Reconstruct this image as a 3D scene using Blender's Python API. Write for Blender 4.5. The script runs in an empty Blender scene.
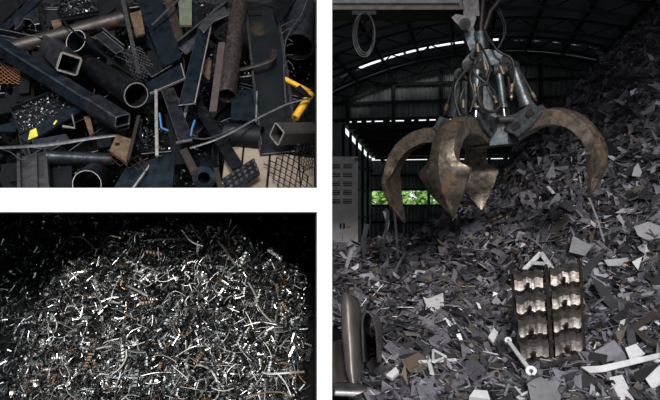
import bpy, math, random
from mathutils import Vector as V, Matrix
R = random.Random(7)
PI = math.pi
scene = bpy.context.scene
col = scene.collection

# ---------------------------------------------------------------- camera
CZ = 1.9                      # eye height, camera looks along +Y
cam = bpy.data.cameras.new('camera'); cam.lens = 36; cam.sensor_width = 36
cam.clip_end = 300
camo = bpy.data.objects.new('camera', cam); col.objects.link(camo)
camo.location = (0, 0, CZ); camo.rotation_euler = (PI/2, 0, 0)
scene.camera = camo
# ---------------------------------------------------------------- sky, sun, exposure
w = bpy.data.worlds.new('overcast_sky'); scene.world = w; w.use_nodes = True
bg = w.node_tree.nodes['Background']
bg.inputs[0].default_value = (0.93, 0.96, 1.0, 1); bg.inputs[1].default_value = 1.3
sl = bpy.data.lights.new('sun', 'SUN'); sl.energy = 3.7; sl.angle = math.radians(14)
sl.color = (1, 0.97, 0.93)
so = bpy.data.objects.new('sun', sl); col.objects.link(so)
so.rotation_euler = (math.radians(61), 0, math.radians(3))   # from behind the camera, high, a little from the left
vs = scene.view_settings
vs.view_transform = 'Standard'; vs.look = 'None'; vs.gamma = 1; vs.use_curve_mapping = False
vs.exposure = 0.0
try: scene.display_settings.display_device = 'sRGB'
except Exception: pass

# ---------------------------------------------------------------- helpers
F = 660.0
def at(px, py, Y): return V(((px-330)/F*Y, Y, CZ-(py-200)/F*Y))
ORG = {}
def tag(o, label=None, cat=None, group=None, kind=None):
    if label: o['label'] = label
    if cat: o['category'] = cat
    if group: o['group'] = group
    if kind: o['kind'] = kind
    return o
def empty(name, loc, label=None, cat=None, group=None, kind=None):
    o = bpy.data.objects.new(name, None); col.objects.link(o); o.location = loc
    o.empty_display_size = 0.1
    ORG[o] = V(loc); tag(o, label, cat, group, kind); return o
class MB:
    def __init__(s): s.v = []; s.f = []
    def add(s, vs, fs):
        n = len(s.v); s.v += [V(p) for p in vs]; s.f += [tuple(i+n for i in f) for f in fs]; return s
    def box(s, c, a, b, h):               # centre and three half-axis vectors
        c, a, b, h = V(c), V(a), V(b), V(h)
        vs = [c+sx*a+sy*b+sz*h for sz in (-1, 1) for sx, sy in ((-1,-1),(1,-1),(1,1),(-1,1))]
        return s.add(vs, [(3,2,1,0),(4,5,6,7),(0,1,5,4),(1,2,6,5),(2,3,7,6),(3,0,4,7)])
    def abox(s, x0, x1, y0, y1, z0, z1):
        return s.box(((x0+x1)/2,(y0+y1)/2,(z0+z1)/2), ((x1-x0)/2,0,0), (0,(y1-y0)/2,0), (0,0,(z1-z0)/2))
    def profile(s, p0, p1, prof, up, hole=None):    # extrude a closed 2D outline from p0 to p1
        p0, p1 = V(p0), V(p1); d = (p1-p0).normalized(); u = V(up)-V(up).dot(d)*d
        if u.length < 1e-4: u = d.orthogonal()
        u.normalize(); sd = d.cross(u); n = len(prof)
        vs = [p+sd*a+u*b for p in (p0, p1) for a, b in prof]
        if not hole:
            fs = [tuple(range(n-1,-1,-1)), tuple(range(n, 2*n))]
            fs += [(i, (i+1)%n, n+(i+1)%n, n+i) for i in range(n)]
            return s.add(vs, fs)
        vs += [p+sd*a+u*b for p in (p0, p1) for a, b in hole]
        fs = []
        for i in range(n):
            j = (i+1)%n
            fs += [(i,j,n+j,n+i), (2*n+j,2*n+i,3*n+i,3*n+j), (j,i,2*n+i,2*n+j), (n+i,n+j,3*n+j,3*n+i)]
        return s.add(vs, fs)
    def bar(s, p0, p1, wd, h, up):
        a, b = wd/2, h/2
        return s.profile(p0, p1, [(-a,-b),(a,-b),(a,b),(-a,b)], up)
    def htube(s, p0, p1, wd, h, t, up):
        a, b = wd/2, h/2; c = min(a, b)*.22
        def lp(a, b, c): return [(-a+c,-b),(a-c,-b),(a,-b+c),(a,b-c),(a-c,b),(-a+c,b),(-a,b-c),(-a,-b+c)]
        return s.profile(p0, p1, lp(a,b,c), up, lp(a-t,b-t,max(c-t,.002)))
    def pipe(s, p0, p1, ro, ri, n=20):
        o = [(ro*math.cos(2*PI*i/n), ro*math.sin(2*PI*i/n)) for i in range(n)]
        i_ = [(ri*math.cos(2*PI*i/n), ri*math.sin(2*PI*i/n)) for i in range(n)]
        return s.profile(p0, p1, o, (0.31,0.2,1), i_)
    def cyl(s, p0, p1, r, n=14):
        return s.profile(p0, p1, [(r*math.cos(2*PI*i/n), r*math.sin(2*PI*i/n)) for i in range(n)], (0.31,0.2,1))
    def tube(s, pts, r, n=6, flat=1.0):
        pts = [V(p) for p in pts]; m = len(pts); rs = r if isinstance(r, (list, tuple)) else [r]*m
        vs = []; u = None
        for i, p in enumerate(pts):
            d = (pts[min(i+1,m-1)]-pts[max(i-1,0)])
            d = d.normalized() if d.length > 1e-9 else V((0,0,1))
            u = d.orthogonal() if u is None else u-u.dot(d)*d
            if u.length < 1e-5: u = d.orthogonal()
            u.normalize(); b = d.cross(u)
            vs += [p+rs[i]*(math.cos(2*PI*k/n)*u+flat*math.sin(2*PI*k/n)*b) for k in range(n)]
        fs = [(i*n+k, i*n+(k+1)%n, (i+1)*n+(k+1)%n, (i+1)*n+k) for i in range(m-1) for k in range(n)]
        fs += [tuple(range(n-1,-1,-1)), tuple((m-1)*n+k for k in range(n))]
        return s.add(vs, fs)
    def prism(s, poly, nrm, t):
        nrm = V(nrm).normalized(); n = len(poly); poly = [V(p) for p in poly]
        ar = V((0,0,0))
        for i in range(n): ar += poly[i].cross(poly[(i+1)%n])
        if ar.dot(nrm) < 0: poly = poly[::-1]
        vs = [p-nrm*t/2 for p in poly]+[p+nrm*t/2 for p in poly]
        fs = [tuple(range(n-1,-1,-1)), tuple(range(n,2*n))]+[(i,(i+1)%n,n+(i+1)%n,n+i) for i in range(n)]
        return s.add(vs, fs)
    def ribbon(s, pts, sides):            # thin strip: centre line + half-width vectors
        vs = []
        for p, q in zip(pts, sides): vs += [V(p)-V(q), V(p)+V(q)]
        return s.add(vs, [(2*i,2*i+1,2*i+3,2*i+2) for i in range(len(pts)-1)])
    def mesh(s, name, org=V((0,0,0)), smooth=None):
        me = bpy.data.meshes.new(name)
        me.from_pydata([tuple(p-org) for p in s.v], [], s.f)
        if smooth:
            me.polygons.foreach_set('use_smooth', [True]*len(me.polygons))
            me.set_sharp_from_angle(angle=math.radians(smooth))
        me.update(); return me
    def build(s, name, m, parent=None, smooth=None, label=None, cat=None, group=None, kind=None):
        if parent is not None: org = ORG[parent]
        else:
            lo = V([min(p[i] for p in s.v) for i in range(3)]); hi = V([max(p[i] for p in s.v) for i in range(3)])
            org = V(((lo.x+hi.x)/2, (lo.y+hi.y)/2, lo.z))
        me = s.mesh(name, org, smooth); me.materials.append(m)
        o = bpy.data.objects.new(name, me); col.objects.link(o)
        if parent is not None: o.parent = parent
        else: o.location = org
        ORG[o] = org; tag(o, label, cat, group, kind)
        return o

# ---------------------------------------------------------------- materials
def mat(name, c1, c2, rough=.5, metal=0.0, scale=6.0, rust=0.0, rustc=(.16,.06,.02), rnd=0.0, bump=0.0, stretch=None, alpha=None, tint=0.0, rust_scale=None, spec=.5, rpow=1.0):
    m = bpy.data.materials.new(name); m.use_nodes = True
    nt = m.node_tree; N = nt.nodes; L = nt.links; b = N['Principled BSDF']
    tc = N.new('ShaderNodeTexCoord'); mp = N.new('ShaderNodeMapping')
    L.new(tc.outputs['Object'], mp.inputs[0])
    if stretch: mp.inputs['Scale'].default_value = stretch
    nz = N.new('ShaderNodeTexNoise'); nz.inputs['Scale'].default_value = scale
    nz.inputs['Detail'].default_value = 6; nz.inputs['Roughness'].default_value = .65
    L.new(mp.outputs[0], nz.inputs['Vector'])
    cr = N.new('ShaderNodeMapRange'); cr.inputs['From Min'].default_value = .35; cr.inputs['From Max'].default_value = .65
    L.new(nz.outputs[0], cr.inputs[0])
    mx = N.new('ShaderNodeMix'); mx.data_type = 'RGBA'
    mx.inputs[6].default_value = (*c1, 1); mx.inputs[7].default_value = (*c2, 1)
    L.new(cr.outputs[0], mx.inputs[0]); out = mx.outputs[2]
    if rnd:
        ge = N.new('ShaderNodeNewGeometry'); oi = N.new('ShaderNodeObjectInfo')
        ad = N.new('ShaderNodeMath'); ad.operation = 'ADD'
        L.new(ge.outputs['Random Per Island'], ad.inputs[0]); L.new(oi.outputs['Random'], ad.inputs[1])
        fr = N.new('ShaderNodeMath'); fr.operation = 'FRACT'; L.new(ad.outputs[0], fr.inputs[0])
        mr = N.new('ShaderNodeMapRange'); mr.inputs['To Min'].default_value = 1-rnd; mr.inputs['To Max'].default_value = 1+rnd
        pw = N.new('ShaderNodeMath'); pw.operation = 'POWER'; pw.inputs[1].default_value = rpow; L.new(fr.outputs[0], pw.inputs[0])
        L.new(pw.outputs[0], mr.inputs[0])
        ml = N.new('ShaderNodeMix'); ml.data_type = 'RGBA'; ml.blend_type = 'MULTIPLY'; ml.inputs[0].default_value = 1
        L.new(out, ml.inputs[6]); L.new(mr.outputs[0], ml.inputs[7]); out = ml.outputs[2]
        if tint:                          # a share of the pieces is rusty brown
            f2 = N.new('ShaderNodeMath'); f2.operation = 'MULTIPLY'; f2.inputs[1].default_value = 7.31; L.new(fr.outputs[0], f2.inputs[0])
            f3 = N.new('ShaderNodeMath'); f3.operation = 'FRACT'; L.new(f2.outputs[0], f3.inputs[0])
            lt = N.new('ShaderNodeMath'); lt.operation = 'LESS_THAN'; lt.inputs[1].default_value = tint; L.new(f3.outputs[0], lt.inputs[0])
            m3 = N.new('ShaderNodeMix'); m3.data_type = 'RGBA'; m3.inputs[7].default_value = (*rustc, 1)
            L.new(lt.outputs[0], m3.inputs[0]); L.new(out, m3.inputs[6]); out = m3.outputs[2]
    if rust:
        n2 = N.new('ShaderNodeTexNoise'); n2.inputs['Scale'].default_value = rust_scale or scale*.6
        n2.inputs['Detail'].default_value = 8; n2.inputs['Roughness'].default_value = .7
        L.new(tc.outputs['Object'], n2.inputs['Vector'])
        r2 = N.new('ShaderNodeMapRange'); r2.inputs['From Min'].default_value = .62-rust*.3; r2.inputs['From Max'].default_value = .72-rust*.3
        L.new(n2.outputs[0], r2.inputs[0])
        m2 = N.new('ShaderNodeMix'); m2.data_type = 'RGBA'; m2.inputs[7].default_value = (*rustc, 1)
        L.new(r2.outputs[0], m2.inputs[0]); L.new(out, m2.inputs[6]); out = m2.outputs[2]
        iv = N.new('ShaderNodeMapRange'); iv.inputs['To Min'].default_value = metal; iv.inputs['To Max'].default_value = metal*.3
        L.new(r2.outputs[0], iv.inputs[0]); L.new(iv.outputs[0], b.inputs['Metallic'])
    else: b.inputs['Metallic'].default_value = metal
    b.inputs['Specular IOR Level'].default_value = spec
    L.new(out, b.inputs['Base Color'])
    rr = N.new('ShaderNodeMapRange'); rr.inputs['To Min'].default_value = max(.05, rough-.1); rr.inputs['To Max'].default_value = min(1, rough+.12)
    L.new(nz.outputs[0], rr.inputs[0]); L.new(rr.outputs[0], b.inputs['Roughness'])
    if bump:
        bp = N.new('ShaderNodeBump'); bp.inputs['Strength'].default_value = bump; bp.inputs['Distance'].default_value = .01
        L.new(nz.outputs[0], bp.inputs['Height']); L.new(bp.outputs[0], b.inputs['Normal'])
    if alpha is not None: b.inputs['Alpha'].default_value = alpha
    return m
M = {}
M['white'] = mat('gutter_white', (.93,.93,.93), (.9,.9,.9), .7, 0, 3)
M['concrete'] = mat('concrete', (.16,.155,.15), (.1,.1,.1), .9, 0, 1.5, bump=.3)
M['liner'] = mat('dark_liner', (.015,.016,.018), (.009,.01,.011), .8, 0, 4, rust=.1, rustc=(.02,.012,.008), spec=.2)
M['steel'] = mat('mill_scale_steel', (.040,.044,.053), (.008,.0095,.013), .32, .65, 16, rust=.10, rustc=(.05,.025,.014), rnd=.6, bump=.3, spec=.25)
M['steel_blue'] = mat('blue_black_steel', (.026,.038,.052), (.007,.0105,.0155), .3, .65, 14, rust=.04, rustc=(.035,.022,.016), bump=.25, spec=.25)
M['steel_black'] = mat('black_steel', (.008,.009,.011), (.003,.0035,.005), .5, .3, 8, rnd=.4, rust=.05, rustc=(.025,.013,.009), spec=.25)
M['steel_bright'] = mat('worn_bright_steel', (.12,.12,.125), (.045,.045,.05), .36, .7, 9, rust=.12, rustc=(.06,.035,.02), stretch=(1,1,5))
M['steel_rust'] = mat('rusted_steel', (.036,.027,.023), (.017,.0155,.0155), .46, .45, 14, rust=.22, bump=.3, rustc=(.06,.031,.016))
M['rust_plate'] = mat('brown_rust_plate', (.15,.092,.052), (.055,.034,.022), .6, .25, 20, rust=.25, rustc=(.06,.024,.011), bump=.3)
M['green_paint'] = mat('weathered_green_paint', (.11,.14,.1), (.06,.075,.055), .6, .1, 12, rust=.25)
M['yellow'] = mat('yellow_paint', (.75,.42,.03), (.5,.26,.02), .45, .1, 14, rust=.15)
M['yellow_mark'] = mat('yellow_marking', (.6,.5,.05), (.4,.33,.03), .6)
M['blue_plastic'] = mat('blue_plastic', (.02,.2,.5), (.02,.15,.4), .4)
M['steel_channel_dark'] = mat('dark_channel_steel', (.02,.024,.028), (.01,.012,.014), .35, .5, 5, rust=.18, rustc=(.035,.026,.016), bump=.2, spec=.3)
M['worn'] = mat('worn_edge_highlight', (.16,.16,.165), (.04,.041,.045), .4, .7, 25, rust=.1, rustc=(.07,.045,.03))  # brighter steel standing for edge wear and edge highlights
M['mesh_rust'] = mat('orange_rust_mesh', (.3,.13,.05), (.16,.07,.03), .6, .3, 10)
M['steel_worn'] = mat('worn_pipe_steel', (.2,.17,.16), (.07,.055,.05), .27, .85, 14, rust=.2, rustc=(.065,.038,.025), stretch=(3,3,1))
M['steel_dull_red'] = mat('dull_red_steel', (.085,.065,.063), (.05,.038,.037), .5, .4, 10)
M['steel_square'] = mat('grey_tube_steel', (.08,.07,.07), (.045,.039,.039), .42, .5, 8, rust=.1, rustc=(.1,.045,.025))
M['brass'] = mat('tan_fitting', (.2,.15,.1), (.1,.075,.05), .4, .6, 20)
M['wire'] = mat('grey_wire', (.11,.112,.12), (.045,.046,.05), .5, .7, 20)
M['edge'] = mat('cut_bright_edge', (.55,.52,.49), (.3,.27,.25), .35, .7, 30)
M['slab'] = mat('beige_slab', (.25,.2,.155), (.16,.125,.095), .85, 0, 5, bump=.3)
M['chips_dark'] = mat('gap_shade_chips', (.014,.016,.019), (.004,.005,.006), .4, .5, 30, rnd=.95, rpow=2, spec=.12)  # blackened to deepen the shade between tubes and bars
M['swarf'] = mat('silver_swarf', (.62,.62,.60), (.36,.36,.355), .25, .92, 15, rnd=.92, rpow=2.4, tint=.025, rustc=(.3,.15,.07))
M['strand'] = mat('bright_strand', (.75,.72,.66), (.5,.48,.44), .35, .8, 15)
M['swarf_dark'] = mat('dull_shaded_swarf', (.22,.245,.255), (.1,.115,.12), .33, .9, 15, rnd=.95, rpow=2.5, tint=.03, rustc=(.2,.13,.08))  # dull copy of the silver swarf, darkened for shade round the mound
M['swarf_tan'] = mat('tan_swarf', (.42,.30,.20), (.24,.16,.10), .38, .85, 15)
M['core'] = mat('gap_shade_core', (.008,.0085,.009), (.003,.003,.0035), .9, 0, 20, spec=.1)  # near-black, so the shade in the gaps is in the colour
M['plate'] = mat('grey_sheet_steel', (.185,.178,.203), (.085,.083,.098), .4, .4, 5, rnd=.8, tint=.05, rustc=(.14,.105,.08), rust=.0)
M['plate_dark'] = mat('dark_sheet_steel', (.048,.047,.053), (.025,.025,.029), .42, .4, 5, rnd=.5)
M['plate_pale'] = mat('pale_sheet_steel', (.36,.36,.38), (.24,.24,.26), .45, .3, 6, rust=.05, rustc=(.2,.15,.11), rnd=.3)
M['plate_white'] = mat('bright_sheet_steel', (.66,.66,.67), (.45,.45,.47), .45, .2, 8, rust=.04, rustc=(.3,.24,.17))
M['plate_brown'] = mat('brown_sheet_steel', (.10,.085,.072), (.055,.046,.04), .55, .25, 8, rust=.12, rustc=(.09,.05,.028), rnd=.4)
M['claw'] = mat('worn_claw_steel', (.30,.25,.205), (.085,.068,.055), .3, .8, 12, rust=.2, rustc=(.17,.09,.033), bump=.6, rust_scale=3.5)
M['claw_in'] = mat('dark_claw_side', (.12,.085,.05), (.06,.045,.032), .45, .55, 7, rust=.4, rustc=(.2,.1,.04), bump=.35)
M['hydra'] = mat('grey_blue_machine_paint', (.095,.112,.122), (.022,.027,.031), .36, .5, 16, rust=.2, rustc=(.035,.026,.02), bump=.5)
M['hydra_light'] = mat('pale_machine_paint', (.095,.092,.094), (.028,.027,.028), .38, .5, 16, rust=.24, rustc=(.035,.024,.018), bump=.5)
M['chrome'] = mat('chrome_rod', (.6,.6,.62), (.45,.45,.48), .2, 1, 10)
M['rubber'] = mat('black_rubber_hose', (.02,.02,.022), (.012,.012,.013), .5)
M['boom'] = mat('boom_dark_paint', (.11,.105,.12), (.05,.05,.058), .5, .2, 4, rust=.2, rustc=(.1,.07,.055))
M['corr'] = mat('corrugated_sheet', (.16,.185,.185), (.11,.13,.13), .55, .2, 2)
M['roofsheet'] = mat('roof_sheet', (.42,.48,.54), (.3,.35,.4), .6, .1, 2)
M['frame'] = mat('dark_frame_steel', (.016,.018,.02), (.009,.01,.011), .6, .1, 4, spec=.2)
M['frame_blue'] = mat('blue_frame_steel', (.04,.07,.11), (.03,.05,.08), .6, .1, 4)
M['truck'] = mat('grey_truck_paint', (.6,.57,.57), (.45,.43,.43), .55, .1, 5, rust=.06, rustc=(.3,.22,.18))
M['truck_dark'] = mat('black_slot', (.01,.01,.01), (.006,.006,.006), .8)
M['orange'] = mat('orange_reflector', (.8,.2,.02), (.7,.17,.02), .3)
M['leaf'] = mat('green_leaf', (.22,.42,.08), (.12,.28,.05), .5, 0, 3, rnd=.5)
M['bark'] = mat('bark', (.08,.06,.04), (.05,.04,.03), .9)
# translucent skylight sheet
m = bpy.data.materials.new('skylight_sheet'); m.use_nodes = True
nt = m.node_tree; nt.nodes.remove(nt.nodes['Principled BSDF'])
tr = nt.nodes.new('ShaderNodeBsdfTransparent'); tr.inputs[0].default_value = (.85,.86,.85,1)
tl = nt.nodes.new('ShaderNodeBsdfTranslucent'); tl.inputs[0].default_value = (.9,.9,.88,1)
ms = nt.nodes.new('ShaderNodeMixShader'); ms.inputs[0].default_value = .4
nt.links.new(tr.outputs[0], ms.inputs[1]); nt.links.new(tl.outputs[0], ms.inputs[2])
nt.links.new(ms.outputs[0], nt.nodes['Material Output'].inputs[0]); M['skylight'] = m

# ================================================================ SETTING
MB().abox(-30, 40, -15, 60, -.2, 0).build('floor', M['concrete'], kind='structure')
# made-up white T-shaped divider, the gutters between three views: wall plus bay slab
WX0, WX1 = -13/F*4, 2/F*4
MB().abox(WX0, WX1, 4, 6.9, 0, 3.75).build('wall_gutter', M['white'], kind='structure')
MB().abox(-4.0, WX0-.0005, 4, 6.9, CZ-12/F*4, CZ+12/F*4).build('floor_gutter_slab', M['white'], kind='structure')
MB().abox(-4.1, -4.0, 4, 6.9, 0, 3.75).build('wall_left', M['white'], kind='structure')
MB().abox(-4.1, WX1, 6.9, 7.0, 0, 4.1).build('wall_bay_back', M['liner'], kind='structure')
MB().abox(-4.0, WX0-.012, 4.03, 6.9, CZ-12/F*4-.012, CZ-12/F*4-.001).build('ceiling_bounce_lining', M['liner'], kind='structure')  # linings added to darken the bays by cutting bounced light
MB().abox(WX0-.011, WX0-.001, 4.03, 6.9, 0, CZ-12/F*4-.013).build('wall_lower_bounce_lining', M['liner'], kind='structure')
MB().abox(WX0-.011, WX0-.001, 4.03, 6.9, CZ+12/F*4+.001, 3.75).build('wall_upper_bounce_lining', M['liner'], kind='structure')
MB().abox(-4.0, -3.99, 4.03, 6.9, 0, 3.75).build('wall_left_bounce_lining', M['liner'], kind='structure')

# ---- the hall, turned a little clockwise
AY = math.radians(12); HU = V((math.cos(AY), -math.sin(AY), 0)); HV = V((math.sin(AY), math.cos(AY), 0)); HO = V((5.33, 22, 0))
def hp(u, v, z): p = HO+u*HU+v*HV; return V((p.x, p.y, z))
RC, ZA = 12.0, 6.38
def archz(u, off=0.0): return ZA-RC+math.sqrt((RC+off)**2-u*u)
def corr_panel(name, u0, u1, z0f, z1f, v, parent, m, pitch=.16, dep=.035, side=False):
    # one corrugated sheet, ribs upright; z0f/z1f give bottom and top over u
    mb = MB(); n = max(2, int((u1-u0)/(pitch/4))); vs = []; fs = []
    for i in range(n+1):
        u = u0+(u1-u0)*i/n; k = i % 4; d = dep if k in (1, 2) else 0
        for zz in (z0f(u), z1f(u)):
            vs.append(hp(u, v+d, zz) if not side else hp(v+d, u, zz))
    fs = [(2*i, 2*i+2, 2*i+3, 2*i+1) for i in range(n)]
    mb.add(vs, fs); return mb.build(name, m, parent)
wb = empty('wall_gable', hp(0,0,0), kind='structure')
us = [-8,-6.4,-4.8,-3.2,-1.6,0,1.6,3.2,4.8,6.4,8]
for a, b in zip(us, us[1:]):
    corr_panel('sheet', a, b+.02, lambda u: 4.72, lambda u: max(4.73, archz(u, .49)), 0, wb, M['corr'])
    MB().bar(hp(a,-.1,4.5 if a > -8 else 0), hp(a,-.1,max(4.8,archz(a,.1))), .12, .12, HV).build('column', M['frame'], wb)
for z in (4.68, 5.25, 5.85):
    hw = math.sqrt(max(.1, (RC+.1)**2-(z-ZA+RC)**2))
    MB().bar(hp(-min(hw,8),-.08,z), hp(min(hw,8),-.08,z), .09, .1, (0,0,1)).build('girt', M['frame'], wb)
for i in range(26):  # added to break the bright gap under the gable into dashes
    u = -5.6+i*.34+R.uniform(-.1,.1)
    MB().bar(hp(u,0,4.655), hp(u+R.uniform(.1,.26),0,4.655), .1, .13, (0,0,1)).build('bracket', M['frame'], wb)
for s in (-1, 1):
    wl = empty('wall_hall_left' if s < 0 else 'wall_hall_right', hp(s*8,-5,0), kind='structure')
    for k in range(10):
        corr_panel('sheet', -19.3+k*1.95, -19.3+(k+1)*1.95-.0, lambda u: 0, lambda u: archz(8)+.3, s*8, wl, M['corr'], side=True)
    for k in range(11):
        MB().bar(hp(s*7.9,-18.6+k*1.83,0), hp(s*7.9,-11+k*1.83,archz(8)), .2, .2, HU).build('column', M['frame'], wl)
# big dark columns standing in the hall on the right
for nm, u, v in (('a', 3.2, -1.2), ('b', 4.1, -3.4)):
    c = empty('lattice_column', hp(u,v,0), 'dark lattice column beside the gable wall at right' if nm == 'a' else 'dark lattice column standing nearer the right-hand heap', 'column')
    for du in (-.2,.2):
        MB().bar(hp(u+du,v,0), hp(u+du,v,archz(u)), .12, .16, HV).build('upright', M['frame'], c)
    for k in range(14):
        z = .4+k*.4; MB().bar(hp(u-.2,v,z), hp(u+.2,v,z+.4*(1 if k%2 else -1)), .05, .05, HV).build('lacing_bar', M['frame'], c)
# roof skin, skylight, purlins
roof = empty('ceiling', hp(0,-5,7), kind='structure')
OFF = .5
def arc_strip(u0, u1, v0, v1, off, n):
    mb = MB(); vs = []
    t0, t1 = math.asin(u0/(RC+off)), math.asin(u1/(RC+off))
    for i in range(n+1):
        t = t0+(t1-t0)*i/n; u = (RC+off)*math.sin(t); z = ZA-RC+(RC+off)*math.cos(t)
        vs += [hp(u,v0,z), hp(u,v1,z)]
    mb.add(vs, [(2*i,2*i+1,2*i+3,2*i+2) for i in range(n)]); return mb
US0, US1 = -4.15, .25
for k in range(10):  # front roof bays added out of view to shade the heap
    v0, v1 = -11.5+(k-4)*1.9, -11.5+(k-3)*1.9
    if k == 9:
        arc_strip(-8.3, 8.3, v0, -1.95, OFF, 32).build('roof_sheet', M['roofsheet'], roof)
        arc_strip(-8.3, US0, -1.95, -1.4, OFF, 10).build('roof_sheet', M['roofsheet'], roof)
        arc_strip(US1, 8.3, -1.95, -1.4, OFF, 16).build('roof_sheet', M['roofsheet'], roof)
        arc_strip(-8.3, 8.3, -1.4, .15, OFF, 32).build('roof_sheet', M['roofsheet'], roof)
    else: arc_strip(-8.3, 8.3, v0, v1, OFF, 32).build('roof_sheet', M['roofsheet'], roof)
sk = empty('window_1', hp(-2,-1,7), kind='structure')
nP = 6
for i in range(nP):
    a = US0+(US1-US0)*i/nP; b = US0+(US1-US0)*(i+1)/nP
    arc_strip(a+.03, b-.03, -1.95, -1.4, OFF+.02, 3).build('pane', M['skylight'], sk)
    MB().bar(hp(b,-2.0,archz(b,OFF)), hp(b,-1.35,archz(b,OFF)), .06, .06, (0,0,1)).build('glazing_bar', M['frame'], sk)
for i in range(17):
    t = (-.73+1.46*i/16); r = RC+OFF-.07; u = r*math.sin(t); z = ZA-RC+r*math.cos(t)
    MB().bar(hp(u,-19.1,z), hp(u,.1,z), .07, .12, (math.sin(t)*HU.x, math.sin(t)*HU.y, math.cos(t))).build('purlin', M['frame'], roof)
# arched lattice trusses
tn = ['beside the gable wall', 'second from the gable wall', 'third from the gable wall', 'fourth from the gable wall', 'fifth from the gable wall', 'sixth from the gable wall', 'seventh from the gable wall', 'eighth from the gable wall', 'at the open front of the hall']
for k in range(9):
    v = -.25-k*2.15
    tz = empty('roof_truss', hp(0,v,ZA), 'dark arched lattice roof truss '+tn[k], 'roof truss')
    n = 30; ts = [-.74+1.48*i/n for i in range(n+1)]
    def P(t, off): return hp((RC+off)*math.sin(t), v, ZA-RC+(RC+off)*math.cos(t))
    MB().tube([P(t,0) for t in ts], .05, 4).build('bottom_chord', M['frame'], tz)
    MB().tube([P(t,.36) for t in ts], .045, 4).build('top_chord', M['frame'], tz)
    for i in range(n):
        a, b = (0,.36) if i % 2 else (.36,0)
        MB().bar(P(ts[i],a), P(ts[i+1],b), .035, .035, HV).build('web_bar', M['frame'], tz)
# lean-to behind the gable
lt = empty('ceiling_lean_to', hp(0,3.5,4.2), kind='structure')
U0, U1, VL = -5.05, 8.0, 7.0
def ltz(v): return 4.6-(4.6-3.85)*v/VL
for k in range(8):
    u0 = U0+(U1-U0)*k/8; u1 = U0+(U1-U0)*(k+1)/8
    MB().add([hp(u0,-.0,ltz(0)), hp(u1+.01,0,ltz(0)), hp(u1+.01,VL+.3,ltz(VL+.3)), hp(u0,VL+.3,ltz(VL+.3))], [(0,1,2,3)]).build('roof_sheet', M['corr'], lt)
for k in range(8):
    v = .4+k*.93; MB().bar(hp(U0+.2,v,ltz(v)-.08), hp(U1,v,ltz(v)-.08), .08, .13, (0,0,1)).build('purlin', M['frame'], lt)
for k in range(6):
    u = U0+.6+k*2.3; MB().bar(hp(u,0,ltz(0)-.2), hp(u,VL,ltz(VL)-.2), .1, .16, (0,0,1)).build('rafter', M['frame'], lt)
wr = empty('wall_back', hp(0,VL,0), kind='structure')
for k in range(10):
    u0 = U0+(U1-U0)*k/10; u1 = U0+(U1-U0)*(k+1)/10
    corr_panel('sheet', u0, u1-.03, lambda u: 2.33, lambda u: 3.69, VL, wr, M['corr'])
    corr_panel('low_sheet', u0, u1-.03, lambda u: 0, lambda u: 1.68, VL, wr, M['corr'])
    MB().bar(hp(u0,VL-.1,0), hp(u0,VL-.1,3.8), .12, .12, HV).build('column', M['frame_blue'], wr)
for z in (2.36, 3.0, 1.66, .9):
    MB().bar(hp(U0,VL-.12,z), hp(U1,VL-.12,z), .07, .1, (0,0,1)).build('girt', M['frame'], wr)
ws = empty('wall_lean_to_side', hp(U0,3.5,0), kind='structure')
for k in range(5):
    v0 = k*1.4; corr_panel('sheet', v0, v0+1.37, lambda u: 0, lambda u: ltz(u)-.24, U0, ws, M['corr'], side=True)
    MB().bar(hp(U0+.08,v0,0), hp(U0+.08,v0,ltz(v0)-.05), .1, .1, HU).build('column', M['frame'], ws)
for z in (1.2, 2.3, 3.2):
    MB().bar(hp(U0+.07,0,z), hp(U0+.07,VL,z), .08, .08, (0,0,1)).build('girt', M['frame'], ws)
MB().bar(hp(-6.6,0,0), hp(-6.6,0,4.7), 3.4, .06, HV).build('wall_gable_low', M['corr'], kind='structure')

# ================================================================ RIGHT HEAP
def sst(a, b, x):
    t = min(1, max(0, (x-a)/(b-a))); return t*t*(3-2*t)
def HH(X, Y):
    base = .33+.115*(Y-5) if Y < 13 else 1.25-.3*(Y-13)
    base -= .25*sst(9, 13, Y)*sst(2.2, .2, X)
    bx = X-1.6; bank = (0 if bx < 0 else bx*bx/(bx+.3))*.96*sst(4.5, 12, Y)
    if Y > 13.2: bank -= (Y-13.2)*.9*min(1, bank)
    n = .10*math.sin(1.7*X+.9*Y)*math.sin(1.3*Y-.6*X)+.06*math.sin(4.1*X-1.2*Y)+.05*math.sin(3.3*Y+2.2*X)
    return max(-.05, base+max(0, bank)+n*sst(4.2, 6, Y))
def hnorm(X, Y, e=.12):
    return V((-(HH(X+e,Y)-HH(X-e,Y))/(2*e), -(HH(X,Y+e)-HH(X,Y-e))/(2*e), 1)).normalized()
def hit(px, py, fn=None, y0=3.9, y1=17, step=.06):
    fn = fn or HH; dx, dz = (px-330)/F, -(py-200)/F
    Y = y0
    while Y < y1:
        if CZ+dz*Y <= fn(dx*Y, Y):
            a, b = Y-step, Y
            for _ in range(8):
                c = (a+b)/2
                if CZ+dz*c <= fn(dx*c, c): b = c
                else: a = c
            return V((dx*b, b, CZ+dz*b))
        Y += step
    return None
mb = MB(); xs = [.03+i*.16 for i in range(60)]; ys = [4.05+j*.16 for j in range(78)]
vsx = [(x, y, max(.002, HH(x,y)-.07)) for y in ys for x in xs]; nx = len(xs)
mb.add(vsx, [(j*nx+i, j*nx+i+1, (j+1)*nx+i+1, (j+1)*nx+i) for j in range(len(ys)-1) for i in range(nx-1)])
xs = [-2.4+i*.162 for i in range(16)]; ys = [7.1+j*.16 for j in range(50)]; nx = len(xs)
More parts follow.
